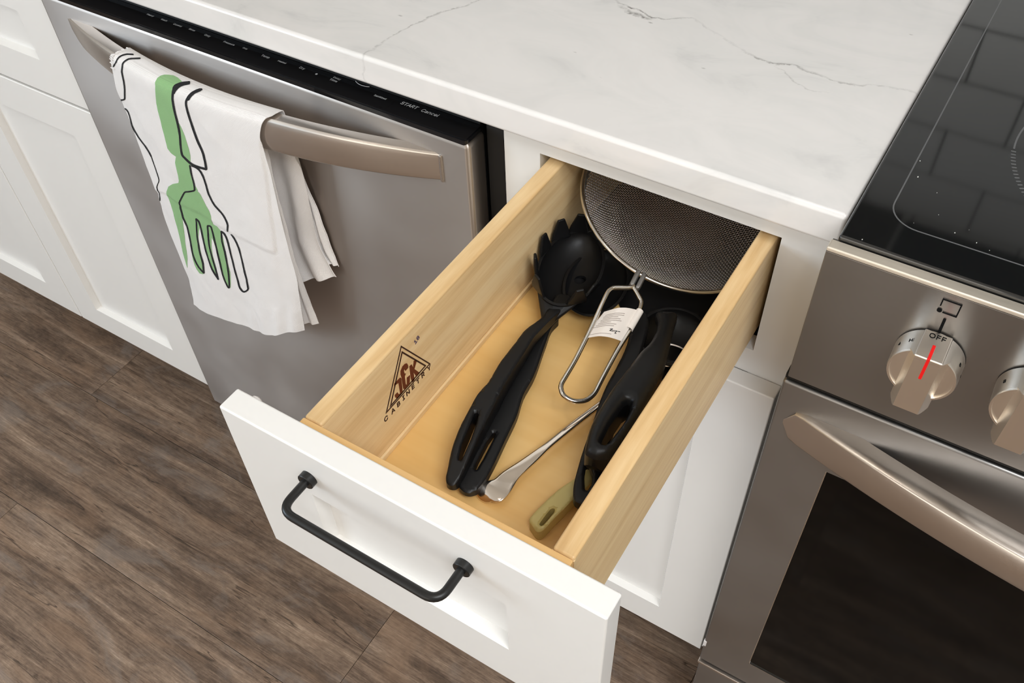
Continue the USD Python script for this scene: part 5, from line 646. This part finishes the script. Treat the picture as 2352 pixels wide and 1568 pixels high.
# ---------------------------------------------------------------- dish towel on the dishwasher handle
def grid_surface(G):
    """rows x columns of control points -> f(s, t) with s across and t down"""
    G = np.asarray(G, float); r, c = G.shape[:2]; across = PchipInterpolator(np.linspace(0, 1, c), G, axis=1)
    def f(s, t):
        s = np.clip(np.asarray(s, float), 0, 1); t = np.clip(np.asarray(t, float), 0, 1)
        down = PchipInterpolator(np.linspace(0, 1, r), across(s.ravel()), axis=0); tt = t.ravel()
        k = np.clip((tt * (r - 1)).astype(int), 0, r - 2); d = (tt - k / (r - 1))[:, None]; cc = down.c; j = np.arange(len(tt))
        return (((cc[0, k, j] * d + cc[1, k, j]) * d + cc[2, k, j]) * d + cc[3, k, j]).reshape(s.shape + (3,))
    return f
F0 = grid_surface(TOWEL_FRONT)
T_HEM = 10 / 14.0
def step(a, b, x): t = np.clip((x - a) / (b - a), 0, 1); return t * t * (3 - 2 * t)
def flap_edge(t): return np.interp(t, [.37, .58, .67, .715], [1.02, .968, .925, .897])
def front_point(s, t, lift=0.0):
    """towel front with its folded upper layer proud of the lower one and fine creases"""
    s, t = np.asarray(s, float), np.asarray(t, float); P = F0(s, t)
    e = 1e-3; du = F0(s + e, t) - F0(s - e, t); dv = F0(s, t + e) - F0(s, t - e)
    N = np.cross(dv, du); N /= np.maximum(np.linalg.norm(N, axis=-1, keepdims=True), 1e-9); N *= np.where((t > .36), np.sign(-N[..., 1]), 1.0)[..., None]
    up = (1 - step(T_HEM - .008, T_HEM + .008, t)) * (1 - step(-.006, .006, s - flap_edge(t))) * step(.30, .42, t)
    q = np.stack([P[..., 0] * 40, P[..., 2] * 25, 0 * s], -1)
    wr = (meshkit.fbm(q, 3, 5) - .5) * .0028 * step(.34, .5, t) + .0012 * np.sin(s * 46 + 3 * meshkit.noise(q * .5, 2)) * step(.8, 1, t) * step(.2, .9, s)
    return P + N * (up * .0016 + wr + lift)[..., None] if np.ndim(lift) == 0 else P + N * (up * .0016 + wr + lift)[..., None]
ts = np.unique(np.r_[np.linspace(0, 1, 200), np.linspace(T_HEM - .010, T_HEM + .010, 15)])
ss = np.linspace(0, 1, 110)
Sg, Tg = np.meshgrid(ss, ts)
tw = thing('dish_towel', 'white cotton dish towel with green and black fork print hanging on the dishwasher handle', 'towel')
cloth = obj('cloth', sheet(front_point(Sg, Tg), .0007), 'cotton', tw, smooth=60)
def drape(polys, lift, name, material, lb):
    out = []
    for rings in polys:
        P = Polygon(rings[0], [r for r in rings[1:] if len(r) > 3]).buffer(0)
        for g in getattr(P, 'geoms', [P]):
            if g.area < 1e-7: continue
            v, f = trimesh.creation.triangulate_polygon(g, engine='earcut')
            v = np.c_[v, np.zeros(len(v))]
            v, f = trimesh.remesh.subdivide_to_size(v, f, .010, max_iter=12)
            out.append(trimesh.Trimesh(front_point(v[:, 0], v[:, 1], lift), f, process=False))
    m = cat(*out); m.merge_vertices()
    obj(name, m, material, cloth, smooth=True, label=lb)
drape(PRINT_GREEN, .0006, 'printed_shape', 'cotton_green', 'green printed fork shape')
drape(PRINT_BLACK, .0008, 'printed_outline', 'cotton_black', 'black printed fork outline')
# whip stitched left edge over the handle
st_ = []
for t in np.linspace(.165, .40, 13):
    a = front_point(np.array([0.0]), np.array([t]), .0009)[0]; b = front_point(np.array([.022]), np.array([t]), .0009)[0]
    st_.append(tube([a + (a - b) * .12, (a + b) / 2, b], .0007, 6))
obj('edge_stitch', cat(*st_), 'cotton', cloth, smooth=True)
def hang(G, name, amp, seed, parent, n=(70, 34)):
    f = grid_surface(G); s, t = np.meshgrid(np.linspace(0, 1, n[1]), np.linspace(0, 1, n[0])); P = f(s, t)
    P[..., 1] += amp * np.sin(s * 11 + seed + 2 * t) * (.3 + t) + (meshkit.fbm(np.stack([s * 4, t * 6, 0 * s + seed], -1), 3, 3) - .5) * .004
    obj(name, sheet(P, .0007), 'cotton', parent, smooth=60)
hang(TOWEL_SIDE, 'folded_side', .0012, 1.0, tw)
hang(TOWEL_BACK, 'hanging_back', .0030, 2.2, tw)
hang(TOWEL_BACKEDGE, 'back_edge', .0015, 3.1, tw)

# ---------------------------------------------------------------- utensils in the drawer
def nylon(name, parent, m, smooth=40): return obj(name, m, 'black_nylon', parent, smooth=smooth)
sv = thing('pasta_server', 'black nylon pasta server with a toothed bowl, handle slotted, leftmost in the drawer', 'pasta server', group=None)
nylon('handle', sv, slab(SERVER, [.007, .009, .013, .018, .019, .019, .019, .019, .018, .017, .015, .013, .011, .009, .008, .006], SERVER_SLOT))
def pasta_head():
    c = np.array([-.2135, -.0265, .7835]); ax = np.array([-.20, .98, .02]); ax /= np.linalg.norm(ax)
    zz = np.array([.10, 0.02, 1.0]); zz -= ax * (zz @ ax); zz /= np.linalg.norm(zz); xx = np.cross(ax, zz)
    A_, B_, D_ = .030, .050, .023
    ball = m3.Manifold.sphere(1.0, 56)
    outer, inner = ball.scale((A_, B_, D_)), ball.scale((A_ - .0028, B_ - .0028, D_ - .0028))
    bowl = (outer - inner) ^ box(-1, 1, -1, 1, -1, -.0015)
    bowl = bowl - m3.Manifold.cylinder(.1, .0055, .0055, 32, True).translate((.010, .004, 0))
    teeth = []
    for deg in (72, 104, 136, 168, 200, 232, 308, 340):
        q = math.radians(deg); e = np.array([math.cos(q) * (A_ - .0014), math.sin(q) * (B_ - .0014), -.003]); o = np.array([math.cos(q), math.sin(q), 0])
        side = np.array([-math.sin(q), math.cos(q), 0])
        pts = []; hh = .35 if deg in (72, 340) else 1.0
        for h, w, out_, r in ((0, .0108, 0, .0016), (.006 * hh, .0092, .0016 * hh, .0015), (.013 * hh, .0058, .0030 * hh, .0014), (.0195 * hh, .0032, .0034 * hh, .0014)):
            for sgn in (-1, 1): pts.append(trimesh.creation.icosphere(1, r).vertices + e + o * out_ + side * sgn * w * .8 + np.array([0, 0, h]))
        teeth.append(hull(np.vstack(pts)))
    ribs = []
    M_ = np.stack([xx, ax, zz], 1); loc = lambda p: (np.array(p) - c) @ M_
    nk = [trimesh.creation.icosphere(2, .0052).vertices * (1.15, 1, .8) + loc((-.2035, -.0850, .7705))]
    for deg in (232, 250, 270, 290, 308):
        q = math.radians(deg); nk.append(trimesh.creation.icosphere(1, .0016).vertices + (math.cos(q) * (A_ - .002), math.sin(q) * (B_ - .002), -.0050))
    nk.append(trimesh.creation.icosphere(1, .002).vertices + (0, -B_ * .80, -.0135))
    ribs.append(hull(np.vstack(nk)) - inner)
    m = m3.Manifold.batch_boolean([bowl] + teeth + ribs, m3.OpType.Add)
    return place(m, xx, ax, zz, c), (c, xx, ax, zz)
hd, fr_ = pasta_head()
hb = nylon('bowl', sv, tri(hd), 30)
sp = thing('serving_spoon', 'black nylon spoon with slotted handle end lying beneath the pasta server', 'spoon')
nylon('handle', sp, slab(SPOON, [.006, .0075] + [.0095] * 10, SPOON_SLOT))
q = m3.Manifold.sphere(1.0, 48)
sb = ((q.scale((.030, .045, .014)) - q.scale((.0275, .0425, .0115))) ^ box(-1, 1, -1, 1, -1, -.0008))
nylon('bowl', sp, place(tri(sb), (.97, .24, 0), (-.24, .97, 0), (0, 0, 1), (-.1905, -.0190, .7690)))
ld = thing('ladle', 'black nylon ladle with thick holed handle on top against the right drawer side', 'ladle')
nylon('handle', ld, slab(LADLE, [.012, .016, .023, .027, .027, .027, .026, .024, .020, .016, .014, .012, .011, .010], LADLE_HOLE, .0034, crown=.004))
lb_ = (q.scale((.031, .033, .019)) - q.scale((.0285, .0305, .0165))) ^ box(-1, 1, -1, 1, -1, .0)
nylon('bowl', ld, place(tri(lb_), (1, 0, 0), (0, 1, 0), (0, 0, 1), (-.1000, -.0480, .7735)))
tn = thing('turner', 'black nylon turner with long slotted handle end under the ladle', 'turner')
nylon('handle', tn, slab(TURNER, [.010, .011, .011, .011, .011, .011, .011, .011, .011, .011, .011, .012, .013], TURNER_SLOT))
bl = Polygon(np.array(TURNER_BLADE_SHADE)[:, :2]).buffer(-.004).buffer(.004, quad_segs=5)
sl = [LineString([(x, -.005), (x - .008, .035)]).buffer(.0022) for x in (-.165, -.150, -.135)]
nylon('blade', tn, prism(bl, .7533, .7548), 30)  # blade outline widened to the drawer walls, standing in for shade below the mesh
ol = thing('kitchen_utensil', 'olive green plastic utensil handle with an oblong hole near the drawer front', 'utensil')
obj('handle', slab(OLIVE, .0135, OLIVE_SLOT, .0014), 'olive_plastic', ol)
cu = thing('spoon', 'stainless steel cutlery handle with a flared end lying loose on the drawer floor', 'cutlery')
obj('handle', loft_bar(CUTLERY[1:], [.0022, .0025, .003, .003, .003, .0034, .0036, .0036, .0034, .003, .0028], dome=.5), 'bright_steel', cu, smooth=60)
mc = thing('measuring_cup', 'small shiny round steel measuring cup between ladle handle and right drawer side', 'measuring cup')
prof = [(.0, .0), (.0165, .0), (.0185, .002), (.0205, .024), (.0212, .0255), (.0205, .0262), (.0195, .0255), (.0178, .003), (.016, .0012), (.0, .0012)]
obj('cup', place(lathe(prof, 56), (1, 0, 0), (0, 1, 0), (0, 0, 1), (-.0885, -.0835, .7535)), 'bright_steel', mc, smooth=40)

# ---------------------------------------------------------------- strainer
ss_ = thing('strainer', 'round wire mesh strainer with looped handle and paper tag at the drawer back', 'strainer')
SC = np.array([-.1557, .0794, .8008]); SN = np.array([.33, -.04, 1.0]); SN /= np.linalg.norm(SN)
SX = np.cross((0, 1.0, 0), SN); SX /= np.linalg.norm(SX); SY = np.cross(SN, SX); SR = .0957
def S3(x, y, z): return SC + np.multiply.outer(x, SX) + np.multiply.outer(y, SY) + np.multiply.outer(z, SN)
obj('rim', tube(ring_path(SC, SX, SY, SR, 140), .0021, 12, True), 'chrome', ss_)
aa = np.linspace(0, 2 * np.pi, 121)
band = np.array([S3((SR - .001 - .004 * k) * np.cos(aa), (SR - .001 - .004 * k) * np.sin(aa), np.full(121, -.0012 - .0065 * k)) for k in (0, .5, 1)])
obj('rim_band', sheet(band, .0006), 'dull_steel', ss_)
DEP, RF = .0285, .046
def depth(r):
    u = np.clip((SR - .004 - r) / (SR - .004 - RF), 0, 1)
    return -.006 - (DEP - .006) * (1.18 * u - .18 * u ** 3 if False else np.sin(u * np.pi / 2) ** 1.15) - .0015 * np.clip(1 - r / RF, 0, 1)
pitch, wr_, RM = .0021, .00041, SR - .0045
wires = []
nw = int(RM / pitch)
for axis in (0, 1):
    for k in range(-nw, nw + 1):
        c = (k + .5 * axis * 0) * pitch; half = math.sqrt(max(0, RM * RM - c * c))
        if half < .003: continue
        n = max(4, int(2 * half / (pitch / 2)))
        i0 = -int(half / (pitch / 2)); u = np.arange(i0, -i0 + 1) * (pitch / 2)
        z = depth(np.hypot(u, c)); j = np.arange(i0, -i0 + 1)
        crimp = np.where(j % 2 == 0, np.where(((j // 2) + k + axis) % 2 == 0, 1, -1), 0) * wr_ * .95
        z = z + crimp
        wires.append(tube(S3(u, np.full(len(u), c), z) if axis == 0 else S3(np.full(len(u), c), u, z), wr_, 3, caps=False))
obj('wire_mesh', cat(*wires), 'wire_steel', ss_, smooth=True, kind='stuff')
loop = fillet(LOOP, .008, 4)
obj('handle', tube(spline(loop, 150), .0021, 12), 'chrome', ss_)
J0, J1 = np.array([-.1490, -.0175, .7937]), np.array([-.1478, -.0295, .7918])
jd = (J1 - J0) / np.linalg.norm(J1 - J0); js = np.cross(jd, SN); js /= np.linalg.norm(js)
slv = [hull(np.vstack([_BALL1 * .0024 + J0 + js * o + jd * e for e in (-.002, .0125)] + [_BALL1 * .0024 + J0 + js * o + jd * e + SN * .0022 for e in (-.002, .0125)])) for o in (-.0029, .0029)]
obj('clamp', cat(*slv), 'dull_steel', ss_)
# paper tag folded round the right wire of the handle
TG = np.array(TAG)   # top-left, top-right, right-low, bottom-right, bottom-mid, bottom-left
def tag_pt(u, v):
    u, v = np.asarray(u, float), np.asarray(v, float)
    top = TG[0] + np.multiply.outer(u, TG[1] - TG[0]); bot = TG[5] + np.multiply.outer(u, (TG[3] - TG[5]) * 1.0)
    P = top + (bot - top) * v[..., None]
    return P + np.multiply.outer(.004 * np.sin(u * np.pi * 1.1) - .0028 * np.clip(1 - 3 * u, 0, 1) * 1.0, SN)
u, v = np.meshgrid(np.linspace(0, 1, 24), np.linspace(0, 1, 12))
tg = obj('tag', sheet(tag_pt(u, v), .0003), 'paper', ss_, label='white paper tag with fine print')
wrapP = [TG[1], TG[3]]
wv = []
for e in np.linspace(0, 1, 10):
    c0 = TG[1] + (TG[3] - TG[1]) * e * .62 - SN * .0015
    d_ = (TG[3] - TG[1]) / np.linalg.norm(TG[3] - TG[1]); s_ = np.cross(d_, SN)
    wv.append([c0 + s_ * .0032 * math.cos(t) + SN * .0032 * math.sin(t) for t in np.linspace(0, math.pi * 1.9, 16)])
obj('tag_wrap', sheet(np.array(wv), .0003), 'paper', tg)
ln = []
def tag_line(u0, u1, v, w):
    uu = np.linspace(u0, u1, 10); g = np.array([tag_pt(uu, np.full(10, v - w)), tag_pt(uu, np.full(10, v + w))])
    nrm = SN * .0004
    ln.append(sheet(g + nrm, .0001))
for k, (u0, u1) in enumerate([(.12, .62), (.10, .64), (.12, .50), (.10, .60), (.12, .66), (.10, .40), (.08, .58), (.06, .55)]):
    tag_line(u0, u1, .20 + .062 * k, .010)
tag_line(.10, .62, .90, .008)
obj('fine_print', cat(*ln), 'paper_ink', tg, smooth=False)
lg_ = []
for (u0, v0, u1, v1) in [(.50, .745, .57, .735), (.57, .735, .52, .80), (.52, .80, .60, .795), (.60, .77, .62, .81), (.63, .765, .65, .81), (.66, .77, .72, .775), (.70, .77, .69, .85), (.69, .85, .73, .84), (.73, .775, .80, .765)]:
    lg_.append(tube(np.array([tag_pt(np.array([u0]), np.array([v0]))[0], tag_pt(np.array([u1]), np.array([v1]))[0]]) + SN * .0003, .00028, 5))
obj('tag_mark', cat(*lg_), 'print_black', tg)
